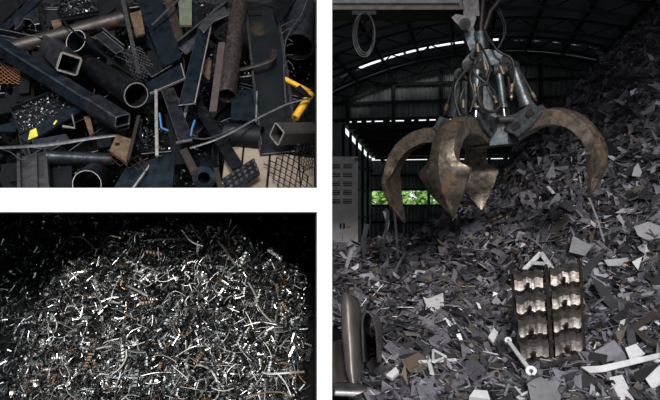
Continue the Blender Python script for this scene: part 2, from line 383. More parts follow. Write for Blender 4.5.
mb.add([(x, y, max(.002, HH(x,y)-.07)) for y in ys for x in xs], [(j*nx+i, j*nx+i+1, (j+1)*nx+i+1, (j+1)*nx+i) for j in range(len(ys)-1) for i in range(nx-1)])
mb.build('scrap_heap_core', M['core'], label='fine scrap filling the sheet metal heap, blackened for the shade between pieces', cat='scrap heap', kind='stuff')

def rand_poly(r):
    k = r.random()
    if k < .22:   p = [(-.5,-.4),(.55,-.3),(.1,.5)]
    elif k < .45: p = [(-.5,-.35),(.45,-.4),(.55,.3),(-.4,.4)]
    elif k < .6:  p = [(-.6,-.12),(.6,-.2),(.65,.05),(-.5,.16)]
    elif k < .72: p = [(-.5,-.4),(.5,-.4),(.5,-.05),(0,0),(-.05,.45),(-.5,.4)]
    elif k < .86: p = [(-.55,-.3),(-.1,-.45),(.2,-.2),(.55,-.3),(.45,.25),(.05,.15),(-.2,.45),(-.5,.2)]
    else:         p = [(-.5,-.3),(.1,-.4),(.5,-.15),(.45,.3),(.2,.28),(.1,.1),(-.05,.12),(-.1,.4),(-.4,.35)]
    return [(a+r.uniform(-.09,.09), b+r.uniform(-.09,.09)) for a, b in p]
def frame(n, ang):
    n = n.normalized(); a = n.orthogonal().normalized(); b = n.cross(a)
    return a*math.cos(ang)+b*math.sin(ang), -a*math.sin(ang)+b*math.cos(ang), n
def tilt(n, s, r):
    return (n+V((r.gauss(0,s), r.gauss(0,s), r.gauss(0,s)*.7))).normalized()
def in_panel(p): return (p.x > .12 or p.y > 7.4) and not (p.y < 4.15)
# the mass of small pieces, one mesh of solid plates
def heap_mass(name, mname, n, smin, smax, dz, label, seed):
    r = random.Random(seed); mb = MB(); c = 0
    while c < n:
        if r.random() < .75:
            p = hit(r.uniform(334, 664), r.uniform(0, 405))
            if p is None: continue
        else:
            x, y = r.uniform(-2.2, 7.5), r.uniform(4.2, 14); p = V((x, y, HH(x, y)))
        if not in_panel(p): continue
        sc = r.uniform(smin, smax)*(.75+.05*p.y); nn = tilt(hnorm(p.x, p.y), .5, r); a, b, k = frame(nn, r.uniform(0, 7))
        if r.random() < .5: a = a*1.75; b = b*.38
        p = p+k*r.uniform(-.03, dz)
        if p.x < .05+sc*1.2 and p.y < 7.2: continue
        mb.prism([p+a*q*sc+b*s_*sc for q, s_ in rand_poly(r)], k, r.uniform(.003,.009)); c += 1
    return mb.build(name, M[mname], label=label, cat='scrap metal', kind='stuff')
heap_mass('sheet_offcuts', 'plate', 9000, .07, .21, .05, 'countless small grey sheet steel offcuts making up the big heap', 3)
heap_mass('dark_sheet_offcuts', 'plate_dark', 3200, .08, .22, .04, 'countless small dark sheet steel offcuts scattered through the big heap', 4)
heap_mass('pale_slivers', 'plate_pale', 700, .03, .10, .07, 'small pale steel slivers sprinkled over the big heap', 5)
heap_mass('brown_offcuts', 'plate_brown', 700, .06, .18, .06, 'small rusty brown steel offcuts sprinkled over the big heap', 6)

# the offcuts that show largest, each a thing of its own, sharing 20 shapes
shapes = []
for i in range(20):
    r = random.Random(100+i); p = rand_poly(r)
    shapes.append([(V((a,b,0))) for a, b in p])
SHM = {}
for mn in ('plate', 'plate_dark', 'plate_brown', 'plate_pale'):
    for i, s in enumerate(shapes):
        me = MB().prism(s, (0,0,1), .028).mesh('steel_offcut'); me.materials.append(M[mn]); SHM[mn, i] = me
CLS = [('plate', 183, 'flat grey sheet steel offcut lying on the big heap', 'grey offcuts on the big heap'),
       ('plate_dark', 70, 'flat charcoal sheet steel offcut lying on the big heap', 'charcoal offcuts on the big heap'),
       ('plate_brown', 12, 'flat rusty brown sheet steel offcut lying on the big heap', 'rusty offcuts on the big heap'),
       ('plate_pale', 25, 'flat pale silver sheet steel offcut lying on the big heap', 'pale offcuts on the big heap')]
SHW = []
for i in range(20):
    k = random.Random(100+i).random()
    SHW.append('triangular' if k < .22 else 'four-sided' if k < .45 else 'narrow strip-like' if k < .6 else 'L-shaped' if k < .72 else 'jagged-edged' if k < .86 else 'notched')
def zone(px, py):
    if py > 375: return 'along the bottom edge of the heap'
    if px > 590 and py < 190: return 'on the steep dark slope at right'
    if px > 590: return 'on the right part of the heap'
    if 490 < px and py > 240: return 'around the cast track section'
    if px < 400 and py > 285: return 'beside the folded brown sheet'
    if px < 420: return 'on the left part of the heap'
    if py < 225: return 'on the crest below the grab'
    return 'in the middle of the heap'
r = random.Random(55)
for mn, n, lab, grp in CLS:
    c = 0
    while c < n:
        px, py = r.uniform(345, 662), 400-380*r.random()**1.25
        p = hit(px, py)
        if p is None or not in_panel(p): continue
        if 505 < px < 590 and 250 < py < 375: continue
        sc = r.uniform(.16, .36)*(.8+.035*p.y)*(.6 if mn == 'plate_pale' else 1)
        if p.x < .05+sc*.7 and p.y < 7.1: continue
        nn = tilt(hnorm(p.x, p.y), .3, r); a, b, k = frame(nn, r.uniform(0, 7))
        si = r.randrange(20); o = bpy.data.objects.new('steel_offcut', SHM[mn, si]); col.objects.link(o)
        q = p+k*r.uniform(.02, .07); sy = r.uniform(.4, .9)
        mt = Matrix((a*sc, b*sc*sy, k*sc*.7)).transposed().to_4x4(); mt.translation = q
        o.matrix_world = mt; c += 1
        cw = {'plate': 'grey', 'plate_dark': 'charcoal', 'plate_brown': 'rusty brown', 'plate_pale': 'pale silver'}[mn]
        tag(o, '%s %s sheet steel offcut lying %s' % (SHW[si], cw, zone(px, py)), 'scrap metal', '%s %s offcuts %s' % (SHW[si], cw, zone(px, py)))

def hit2(px, py):                     # like hit, but a point above the crest takes the depth of the crest below it
    q = py; p = hit(px, q)
    while p is None: q += 2; p = hit(px, q)
    return at(px, py, p.y)
# pieces that stand out in the heap, traced and set down at their own place
def plate_px(name, pts, m, label, lift=.09, t=.008, cat='scrap metal', nrm=None, wob=.0, parent=None, ctr=None):
    cx = sum(p[0] for p in pts)/len(pts); cy = sum(p[1] for p in pts)/len(pts)
    c = hit2(*(ctr or (cx, min(cy, 399.)))); n = (V(nrm) if nrm else hnorm(c.x, c.y)+V((0,-.35,0))).normalized()
    c = c+n*lift; eye = V((0,0,CZ)); out = []
    for p in pts:
        d = at(p[0], p[1], 1)-eye; s = (c-eye).dot(n)/d.dot(n); out.append(eye+d*s)
    return MB().prism(out, n, t).build(name, M[m], parent, label=label, cat=cat)
def bar_px(name, pts, wpx, m, label, lift=.12, t=.012, cat='scrap metal', up=None, lifts=None):
    ps = []
    for i, p in enumerate(pts):
        h_ = hit2(p[0], min(p[1], 399.5)); l = lifts[i] if lifts else lift
        h_ = h_+(V((0,0,CZ))-h_).normalized()*l; ps.append(h_)
    mb = MB(); n = V(up) if up else hnorm(ps[0].x, ps[0].y)+V((0,-.6,0))
    for a, b in zip(ps, ps[1:]): mb.bar(a, b, wpx*a.y/F, t, n)
    return mb.build(name, M[m], label=label, cat=cat)
plate_px('jagged_plate', [(423,297),(427,299),(433,297),(443,293),(444,306),(437,312),(430,310),(425,312),(426,305)], 'plate_white', 'pale jagged-edged steel plate above the crossed white strips', lift=.15)
plate_px('steel_plate', [(401,361),(419,352),(425,358),(421,373),(409,372)], 'plate', 'smooth grey steel plate left of the crossed white strips', lift=.13)
plate_px('steel_plate', [(366,364),(374,357),(387,368),(379,376),(370,372)], 'plate', 'grey square plate beside the folded brown sheet', lift=.12)
plate_px('steel_plate', [(378,270),(389,258),(388,267),(381,273)], 'plate_pale', 'pale narrow plate tilted up on the left of the heap', lift=.15)
plate_px('steel_plate', [(437,234),(448,226),(452,233),(441,240)], 'plate_pale', 'light grey plate high on the heap below the front claw', lift=.15)
plate_px('steel_plate', [(438,247),(447,240),(446,252),(440,254)], 'plate', 'grey notched plate in the middle of the heap below the claw', lift=.15)
plate_px('steel_plate', [(460,228),(478,221),(484,228),(470,237)], 'plate', 'wide grey plate under the back claw tine', lift=.15)
plate_px('steel_plate', [(569,252),(573,236),(592,246),(585,256)], 'plate_pale', 'light five-sided plate right of the white angle bracket', lift=.17)
plate_px('brown_strip', [(541,241),(549,231),(566,214),(570,218),(556,234),(550,245)], 'plate_brown', 'dark brown blade-shaped strip above the white angle bracket', lift=.15)
plate_px('pointed_offcut', [(580,272),(588,262),(606,250),(600,262),(590,272),(583,279)], 'plate_dark', 'dark pointed blade of steel at the upper right of the cast track section', lift=.22)
plate_px('pointed_offcut', [(590,276),(602,283),(623,308),(614,312),(602,300)], 'plate_dark', 'long dark leaf-shaped plate right of the cast track section', lift=.18)
plate_px('dark_plate', [(602,330),(614,318),(632,302),(622,330),(612,338)], 'plate_dark', 'dark folded plate between the cast track section and the brown frame', lift=.14)
plate_px('steel_plate', [(634,227),(648,222),(660,226),(660,238),(648,240),(638,236)], 'plate_pale', 'light grey plate at the right edge above the bright triangle', lift=.15)
plate_px('steel_plate', [(604,260),(628,258),(620,266),(608,266)], 'plate_pale', 'thin pale plate lying flat right of the dark pointed blade', lift=.17)
plate_px('bright_triangle', [(632,262),(642,257),(638,270)], 'plate_white', 'shiny bright triangular scrap near the right edge', lift=.2)
plate_px('steel_plate', [(606,372),(622,352),(628,362),(618,372)], 'plate', 'mid grey plate behind the long white strip', lift=.1)
plate_px('steel_plate', [(594,352),(614,340),(628,358),(606,362)], 'plate', 'bluish grey plate right of the cast track section foot', lift=.14)
plate_px('steel_plate', [(626,325),(634,330),(638,350),(628,346)], 'plate', 'tall grey sliver left of the brown frame', lift=.14)
plate_px('pale_plate', [(625,348),(636,344),(645,354),(638,358),(630,360)], 'plate_white', 'pale notched plate touching the long white strip', lift=.18)
plate_px('white_block', [(620,323),(625,321),(622,335),(617,332)], 'plate_white', 'small white chunk left of the brown frame', lift=.18, t=.05)
plate_px('white_strip', [(581,367),(600,366),(660,353),(660,358),(604,372),(590,373)], 'plate_white', 'long tapering white strip running to the right edge', lift=.2)
plate_px('white_sheet', [(609,378),(622,375),(634,400),(618,402)], 'plate_white', 'white rectangular sheet at the bottom right below the long strip', lift=.16)
plate_px('white_sheet', [(644,377),(662,364),(662,384),(652,389)], 'plate_white', 'white sheet cut off by the right edge at the bottom', lift=.16)
plate_px('jagged_plate', [(527,384),(533,380),(541,377),(546,381),(561,382),(557,390),(561,396),(560,402),(531,402),(529,391)], 'plate_pale', 'large light grey jagged plate at the bottom below the white lever', lift=.16)
plate_px('dark_plate', [(634,372),(662,362),(640,384),(634,380)], 'plate_dark', 'dark plate wedged between the white sheets at the bottom right', lift=.2)
plate_px('dark_plate', [(566,388),(584,374),(604,380),(606,402),(580,402)], 'plate_dark', 'dark crumpled plate right of the large jagged plate', lift=.1)
plate_px('steel_plate', [(412,380),(432,378),(436,402),(410,402)], 'plate', 'grey plate at the bottom edge below the crossed strips', lift=.1)
plate_px('steel_plate', [(462,370),(474,352),(484,372),(478,388),(468,386)], 'plate', 'grey curved plate between the crossed strips and the jagged plate', lift=.12)
plate_px('steel_plate', [(428,340),(444,328),(452,342),(440,352)], 'plate', 'grey plate with worn corner above the crossed white strips', lift=.1)
plate_px('white_scrap', [(386,376),(396,368),(399,373),(392,380)], 'plate_white', 'small crumpled white scrap right of the folded brown sheet', lift=.18, t=.03)
plate_px('white_scrap', [(469,399),(474,392),(487,393),(490,402)], 'plate_white', 'white lump at the bottom edge of the heap', lift=.14, t=.05)
plate_px('white_scrap', [(488,338),(494,329),(498,334),(493,344)], 'plate_white', 'white rag-like scrap left of the cast track section', lift=.18, t=.03)
plate_px('white_scrap', [(632,176),(634,168),(638,163),(642,172),(640,177)], 'plate_pale', 'pale spiky plate high on the right slope', lift=.2)
plate_px('steel_plate', [(598,160),(606,140),(618,150),(610,158)], 'plate', 'tilted grey plate right of the right claw tine', lift=.2)
plate_px('steel_plate', [(545,178),(553,162),(556,176),(550,184)], 'plate_pale', 'upright pale plate framed by the right claw tine', lift=.2)
plate_px('tan_plate', [(506,166),(514,161),(518,172),(511,176)], 'plate_brown', 'tan plate on the heap crest left of the right claw tine', lift=.2)
plate_px('tan_strip', [(466,357),(489,353),(490,358),(468,360)], 'rust_plate', 'tan narrow strip left of the white lever', lift=.15)
# brown frame at right edge, a U shape
plate_px('u_frame', [(629,327),(644,318),(662,310),(662,316),(648,322),(637,329),(648,338),(662,343),(662,349),(646,344)], 'plate_brown', 'rusty brown U-shaped frame plate cut by the right edge', lift=.2, t=.02)
# white angle bracket (an A shape) with a brace
br = bar_px('angle_bracket', [(524,270),(541,253),(552,269)], 4.5, 'plate_white', 'white angle bracket like a letter A above the cast track section', lift=.28, t=.02)
bar_px('cross_piece', [(531,263),(547,264)], 4, 'plate_white', None, lift=.28, cat=None); bc = col.objects[-1]
bc.parent = br; bc.location = ORG[bc]-ORG[br]
bar_px('crossed_strip', [(424,343),(432,374)], 4, 'plate_white', 'upright white strip of the crossed strips', lift=.2)
bar_px('crossed_strip', [(419,362),(456,360)], 3.2, 'plate_white', 'level white strip of the crossed strips', lift=.23)
bar_px('wire_triangle', [(433,362),(433,350),(446,357),(434,362)], 2.6, 'plate_white', 'small white triangular wire frame at the crossed strips', lift=.26)
bar_px('white_sliver', [(378,350),(387,362)], 2, 'plate_white', 'thin white sliver beside the folded brown sheet top fold', lift=.18)
bar_px('white_sliver', [(414,355),(402,349),(386,351)], 2.2, 'plate_pale', 'bent pale strip between the folded sheet and the crossed strips', lift=.16)
yb = bar_px('y_bracket', [(409,263),(417,271),(424,272)], 2.8, 'plate_white', 'small white Y-shaped bracket in the middle left of the heap', lift=.22)
bar_px('arm', [(417,271),(414,277)], 2.8, 'plate_white', None, lift=.22, cat=None); ya = col.objects[-1]
ya.parent = yb; ya.location = ORG[ya]-ORG[yb]
bar_px('light_rod', [(589,198),(597,218),(604,241)], 1.6, 'plate_pale', 'long light rod standing out of the right slope', lift=.3)
bar_px('pale_strip', [(452,318),(459,331)], 1.8, 'plate_white', 'short bright strip right of the pale jagged plate', lift=.18)
bar_px('pale_strip', [(470,318),(476,326)], 1.6, 'plate_pale', 'short pale strip above the tan narrow strip', lift=.18)
bar_px('pale_strip', [(505,395),(511,378)], 2.4, 'plate_pale', 'short pale strip left of the large jagged plate', lift=.18)
bar_px('pale_strip', [(515,387),(522,395),(530,391)], 2.2, 'plate_white', 'bent white strip at the left corner of the large jagged plate', lift=.18)
bar_px('pale_strip', [(477,382),(474,396)], 2, 'plate_pale', 'thin pale strip above the white lump at the bottom', lift=.16)
# upright dark bars near the truck
for i, (pts, wd, mm, lab) in enumerate([
    ([(380,262),(386,232),(388,212),(385,209)], 3.0, 'plate_dark', 'crooked dark bar standing up in front of the truck'),
    ([(398,258),(396,230),(394,208)], 2.4, 'plate_dark', 'straight dark bar standing beside the crooked one'),
    ([(384,240),(388,222),(384,211)], 3.2, 'plate_pale', 'rough grey strip standing beside the crooked dark bar'),
    ([(366,262),(363,242),(367,224)], 5, 'plate_dark', 'broad dark blade standing at the left of the heap'),
    ([(346,268),(352,250),(356,247)], 3.4, 'plate_pale', 'bent pale strip at the left edge of the heap'),
    ([(349,262),(340,252)], 3, 'plate_pale', 'short pale strip below the truck'),]):
    bs = hit(*pts[0]); mb = MB(); q = [at(x, y, bs.y-.1-.02*k) for k, (x, y) in enumerate(pts)]
    for a, b in zip(q, q[1:]): mb.bar(a, b, wd*bs.y/F, .02, (0,-1,.2))
    mb.build('standing_bar', M[mm], label=lab, cat='scrap metal')

# connecting lever with two eyes
c0, c1 = hit(508, 341), hit(531, 372); e = V((0,0,CZ))
c0 = c0+(e-c0).normalized()*.34; c1 = c1+(e-c1).normalized()*.30
n = (hnorm(c0.x, c0.y)+V((0,-.9,0))).normalized()
lv = empty('lever', (c0+c1)/2, 'white lever with an eye at each end below the cast track section', 'lever')
d = (c1-c0).normalized(); MB().bar(c0+d*.03, c1-d*.04, .036, .02, n).build('shank', M['plate_white'], lv)
MB().pipe(c0-n*.018, c0+n*.018, .032, .012, 16).build('eye', M['plate_white'], lv, 40)
MB().pipe(c1-n*.022, c1+n*.022, .046, .018, 16).build('eye', M['plate_white'], lv, 40)

# cast track section: ladder frame with two columns of wavy shoes
hc = hit(548, 358); n = (hnorm(hc.x, hc.y)+V((0,-.45,0))).normalized(); hc = hc+n*.11
def onp(px, py, l=0):
    d_ = at(px, py, 1)-e; s = (hc+n*l-e).dot(n)/d_.dot(n); return e+d_*s
tk = empty('track_section', hc, 'rusty cast track section with two columns of bright wavy shoes', 'machine part')
for px0, py0, px1, py1 in ((511,270,521,362),(546,266,552,360),(580,262,584,350)):
    MB().bar(onp(px0,py0), onp(px1,py1), .03, .05, n).build('side_rail', M['steel_rust'], tk)
for k in range(5):
    y = 273+k*22.5
    MB().bar(onp(511+k*2,y+12,-.01), onp(582+k,y+2,-.01), .03, .04, n).build('cross_bar', M['steel_rust'], tk)
def shoe(px0, py0, px1, py1, hpx, k):
    a0, a1 = onp(px0, py0), onp(px1, py1); b0, b1 = onp(px0+2, py0+hpx), onp(px1+2, py1+hpx)
    mb = MB(); N_ = 24; rows = []
    for j in range(7):
        row = []
        for i in range(N_+1):
            t = i/N_; p = a0.lerp(a1, t).lerp(b0.lerp(b1, t), j/6)
            cw = math.cos(t*2.5*2*PI+.5*k); wv = .011*math.copysign(abs(cw)**.5, cw)*(1-.3*j/6)+(.014 if .4 < t < .6 else 0)
            bulge = (.0,.05,.053,.05,.046,.01,-.015)[j]
            p = p+n*(.03+bulge+wv*.55)+(a0-b0).normalized()*wv*1.1
            row.append(p)
        rows.append(row)
    vs = [p for r_ in rows for p in r_]; W = N_+1
    fs = [(j*W+i, (j+1)*W+i, (j+1)*W+i+1, j*W+i+1) for j in range(6) for i in range(N_)]
    nb = len(vs); vs += [p-n*.07 for p in vs]
    fs += [tuple(q+nb for q in f[::-1]) for f in fs]
    ring = [i for i in range(W)]+[j*W+N_ for j in range(1,7)]+[6*W+i for i in range(N_-1,-1,-1)]+[j*W for j in range(5,0,-1)]
    fs += [(ring[i], ring[(i+1)%len(ring)], ring[(i+1)%len(ring)]+nb, ring[i]+nb) for i in range(len(ring))]
    mb.add(vs, fs); o = mb.build('shoe', M['cast'], tk, 25)
    m2 = MB(); c = onp((px0+px1)/2+1, (py0+py1)/2+hpx*.62, .085)
    m2.cyl(c-n*.05, c+n*.01, .018, 10); m2.build('bolt', M['steel_rust'], o, 40)
M['cast'] = mat('worn_cast_steel', (.15,.136,.13), (.045,.036,.031), .36, .7, 14, rust=.16, rustc=(.05,.032,.022), bump=.5)
for k, y in enumerate((277, 300, 323, 346)):
    shoe(513+k*2, y, 541+k*2, y-4, 15, k)
    shoe(549+k*1.5, y-6, 577+k*1.2, y-11, 16, k+1)
bar_px('cast_strip', [(511,362),(528,366),(548,366),(564,360),(577,357)], 4, 'cast', 'curved cast metal strip under the foot of the cast track section', lift=.2, t=.03)

# folded brown sheet at the lower left of the heap: upright tongue rolled over, and a trough below
fs_ = empty('folded_sheet', hit(350, 392), 'large brown folded steel sheet standing at the bottom left of the heap', 'sheet metal')
def loft(name, rows, m, parent, t=.012, smooth=60):
    W = len(rows[0]); vs = [p for r_ in rows for p in r_]
    mb = MB(); fs = [(j*W+i, j*W+i+1, (j+1)*W+i+1, (j+1)*W+i) for j in range(len(rows)-1) for i in range(W-1)]
    mb.add(vs, fs); o = mb.build(name, m, parent, smooth)
    md = o.modifiers.new('thickness', 'SOLIDIFY'); md.thickness = t; md.offset = 0
    return o
def spl(pts, n):
    out = []; P_ = [pts[0]]+list(pts)+[pts[-1]]
    for i in range(1, len(P_)-2):
        for k in range(n):
            t = k/n; p0, p1, p2, p3 = P_[i-1], P_[i], P_[i+1], P_[i+2]
            out.append(tuple(.5*((2*b)+(-a+c)*t+(2*a-5*b+4*c-d_)*t*t+(-a+3*b-3*c+d_)*t**3) for a, b, c, d_ in zip(p0, p1, p2, p3)))
    out.append(tuple(pts[-1])); return out
M['brown_sheet'] = mat('brown_folded_sheet', (.125,.11,.102), (.07,.06,.057), .4, .5, 3, rust=.04, rustc=(.09,.055,.03), stretch=(6,6,.8))
# rows from top to bottom: (left px, right px, y px), bulging toward the camera
rows = []
for L_, Rr, y, yd in spl([(345,350,293,5.25),(342,357,299,5.2),(341.5,361,312,5.15),(342,363,330,5.1),(344,363,350,5.05),(346,362.5,370,5.0),(350,361,386,4.95)], 4):
    row = []
    for i in range(13):
        t = i/12; row.append(at(L_+(Rr-L_)*t, y, yd-.10*math.sin(PI*(t*.75+.15))+.22*t*t*.5))
    rows.append(row)
loft('tongue', rows, M['brown_sheet'], fs_)
arch = spl([(363.5,362),(362.5,345),(362,328),(363,317),(367,312),(372,317),(375.5,330),(377,346),(377.5,362)], 4)
rows = [[at(x+.5*k, y+.2*k, 5.0+.09*k) for x, y in arch] for k in range(16)]
loft('fold', rows, M['brown_sheet'], fs_)
rows = []
for L_, Rr, y, yd in spl([(332.5,344,342,5.3),(332.5,348,356,5.15),(332.5,354,370,5.0),(332.5,361,384,4.85)], 4):
    row = []
    for i in range(13):
        t = i/12; row.append(at(max(L_,333.5)+(Rr-L_)*t, y-2*math.sin(PI*t), yd+.15*math.sin(PI*t)))
    rows.append(row)
loft('trough', rows, M['brown_sheet'], fs_)
rows = []
for L_, Rr, y, yd in spl([(333.5,364,383,4.8),(333.5,367,389,4.72),(333.5,352,396,4.7)], 4):
    row = []
    for i in range(13):
        t = i/12; row.append(at(L_+(Rr-L_)*t, y+1.5*t, yd))
    rows.append(row)
loft('lip', rows, M['steel_bright'], fs_)

MB().tube([at(*p) for p in spl([(346,293,5.2),(357,298,5.19),(361,312,5.16),(363.3,330,5.12),(363.3,350,5.07),(362.5,372,5.02),(361,386,4.96)], 5)], .005, 5).build('rim', M['steel'], fs_, 60)
MB().tube([at(x, y, 4.995) for x, y in arch], .004, 5).build('rim', M['steel_bright'], fs_, 60)
# ================================================================ TRUCK
Yt = 15.0
tq = empty('truck', at(345,232,Yt)*1.0, 'grey truck body with slatted vents and doors beside the heap', 'truck')
x1 = (358-330)/F*Yt; zt, zb = CZ+42/F*Yt, .75
MB().abox(-2.2, x1-.03, Yt+.03, Yt+4, zb, zt-.02).build('box_body', M['truck'], tq)
MB().abox(x1-.07, x1, Yt-.03, Yt+.07, zb, zt).build('corner_post', M['truck'], tq)
MB().abox(-2.2, x1, Yt-.03, Yt+.05, zt-.07, zt+.03).build('top_rail', M['truck'], tq)
for c in range(2):
    for k in range(5):
        xa = .03+c*.27; z = zt-.18-k*.2
        o = MB().abox(xa, xa+.2, Yt-.005, Yt+.03, z-.055, z+.045).build('vent_slot_shade', M['truck_dark'], tq)  # black block standing for the dark inside the slot
        for j in range(2):
            MB().abox(xa, xa+.2, Yt-.02, Yt+.01, z-.03+j*.04, z-.015+j*.04).build('vent_slat', M['truck'], o)
for c in range(2):
    xa = .0+c*.29; zz = zt-1.12
    o = MB().abox(xa, xa+.27, Yt-.03, Yt+.03, zb+.1, zz).build('door', M['truck'], tq)
    MB().abox(xa+.01 if c else xa+.22, xa+.05 if c else xa+.26, Yt-.05, Yt-.03, zb+.5, zb+.62).build('hinge', M['truck_dark'], o)
MB().abox(.36, .47, Yt-.05, Yt-.03, zb+.52, zb+.56).build('marker_lamp', M['orange'], tq)
MB().abox(-2.0, .3, Yt+.2, Yt+3.8, .55, .75).build('chassis', M['frame'], tq)
for xx in (-1.7, .1):
    for yy in (Yt+.7, Yt+3.2):
        MB().cyl((xx-.12,yy,.42), (xx+.12,yy,.42), .42, 24).build('wheel', M['rubber'], tq, 40)

# ================================================================ CRANE BOOM AND GRAB
GY = 8.5
bo = empty('crane_boom', (-3,GY,0), 'dark box-section crane boom reaching in at the top', 'crane')
MB().abox(-3.3, -2.7, GY-.3, GY+.3, 0, 4.9).build('mast', M['boom'], bo)
MB().abox(-3.6, -2.4, GY-.7, GY+.7, 0, .25).build('base', M['boom'], bo)
zbm = CZ+187/F*GY
MB().profile((-2.9,GY,zbm+.26), (1.62,GY,zbm+.26), [(-.2,-.24),(.2,-.24),(.24,-.2),(.24,.24),(-.24,.24),(-.24,-.2)], (0,0,1)).build('box_beam', M['boom'], bo)
MB().abox(-2.7, 1.68, GY-.26, GY+.26, zbm-.03, zbm+.02).build('bottom_flange', M['steel_rust'], bo)
MB().abox(1.5, 1.86, GY-.16, GY+.16, zbm+.05, zbm+.5).build('end_bracket', M['hydra_light'], bo)
# coiled cable hanging from the boom
cb = empty('hose_loop', at(363,45,GY-.3), 'black cable coil hanging from the boom', 'cable')
for k in range(3):
    pts = [at(364+(11-k*1.3)*math.sin(2*PI*i/32)+k*.5, 35-(22-k*1.2)*math.cos(2*PI*i/32)-k*.8, GY-.33+k*.03+.015*math.sin(6*PI*i/32)) for i in range(33)]
    MB().tube(pts, .010, 6).build('strand', M['rubber'], cb, 60)
MB().bar(at(352,13,GY-.3), at(376,13,GY-.3), .04, .05, (0,0,1)).build('hanger', M['frame'], cb)

G = at(492, 131, GY)
gr = empty('grab', G, 'rusty four-tine hydraulic orange-peel grab hanging over the heap', 'grab')
TL = Matrix.Rotation(math.radians(-5.0), 3, 'Y')     # hangs slightly tilted
def gp(r_, az, z, s=0.0):          # grab-local cylindrical point; s = sideways
    a = math.radians(az); p = V((r_*math.cos(a)-s*math.sin(a), r_*math.sin(a)+s*math.cos(a), z)); return G+TL@p
def tine(az, sc=1.0, rs=1.0, zs=1.0, zo=0.0):
    prof = spl([(.36,-.08,.24,.15,.0),(.50,.0,.25,.19,.1),(.68,.07,.25,.2,.15),(.90,.08,.26,.21,.2),(1.12,-.01,.27,.21,.25),(1.26,-.15,.29,.2,.3),(1.34,-.29,.30,.19,.4),
                (1.385,-.41,.38,.18,.6),(1.40,-.51,.64,.16,.9),(1.39,-.63,.56,.15,1.0),(1.36,-.80,.42,.13,.9),(1.30,-.98,.2,.09,.8),(1.24,-1.12,.03,.03,.5)], 4)
    vs = []; nn = 10; m_ = len(prof)
    prof = [(a_*rs, b_*zs+zo, c_, d_, e_) for a_, b_, c_, d_, e_ in prof]
    for i, (r_, z, wd, th, rg) in enumerate(prof):
        a, b = prof[max(i-1,0)], prof[min(i+1,m_-1)]
        tr_, tz = b[0]-a[0], b[1]-a[1]; l = math.hypot(tr_, tz) or 1; nr, nz_ = -tz/l, tr_/l
        hw = wd/2*sc; o_ = th*.5
        # ring: outer ridge, outer shoulders, edges, inner side (hollow towards the tip)
        ring = [(0, o_*(1+.35*rg)), (hw*.5, o_*(1-.05*rg)), (hw, o_*(1-1.0*rg)), (hw, -o_*(1-.35*rg)), (hw*.6, -o_*(1-.5*rg)), (0, -o_*(1-.7*rg))]
        ring = ring+[(-x, y) for x, y in ring[4:0:-1]]
        for x, y in ring: vs.append(gp(r_+nr*y, az, z+nz_*y, x))
    fs = [(i*nn+k, (i+1)*nn+k, (i+1)*nn+(k+1)%nn, i*nn+(k+1)%nn) for i in range(m_-1) for k in range(nn)]
    fs += [tuple(range(nn)), tuple((m_-1)*nn+k for k in range(nn-1,-1,-1))]
    o = MB().add(vs, fs).build('tine', M['claw'], gr, 18)
    # side cheeks and pivot pin
    for s in (-1, 1):
        pl = [gp(.16,az,.02,s*.15), gp(.40,az,-.12,s*.15), gp(.58,az,-.02,s*.15), gp(.72,az,.13,s*.15), gp(.62,az,.26,s*.15), gp(.40,az,.16,s*.15), gp(.2,az,.14,s*.15)]
        nrm = (gp(0,az,0,1)-gp(0,az,0,0)).normalized()
        MB().prism(pl, nrm, .035).build('cheek_plate', M['hydra'], o)
        for q in ((.40,.01), (.58,.14)):
            MB().cyl(gp(q[0],az,q[1],s*.15), gp(q[0],az,q[1],s*.20), .045, 12).build('pivot_pin', M['steel_rust'], o, 40)
    return o
for az, rs, zs, zo in ((232, 1, .87, -.04), (323, .91, .82, 0), (88, .95, .93, 0), (155, 1.03, .95, -.04)): tine(az, 1.0, rs, zs, zo)
# hub
hb = MB().profile(gp(0,0,-.2), gp(0,0,.16), [(.3*math.cos(2*PI*i/8+.39), .3*math.sin(2*PI*i/8+.39)) for i in range(8)], (1,0,0)).build('hub', M['hydra'], gr)
for i in range(8):
    a = 45*i+22; MB().cyl(gp(.27,a,-.02), gp(.32,a,-.02), .035, 8).build('bolt', M['steel_rust'], hb)
MB().cyl(gp(0,0,.16), gp(0,0,.24), .24, 20).build('hub_flange', M['hydra_light'], gr, 40)
MB().profile(gp(0,0,.2), gp(0,0,.78), [(-.12,-.12),(.12,-.12),(.12,.12),(-.12,.12)], (1,0,0)).build('centre_column', M['hydra'], gr)
hd = MB().profile(gp(0,0,.66), gp(0,0,.9), [(.2*math.cos(2*PI*i/12), .2*math.sin(2*PI*i/12)) for i in range(12)], (1,0,0)).build('head', M['hydra_light'], gr, 35)
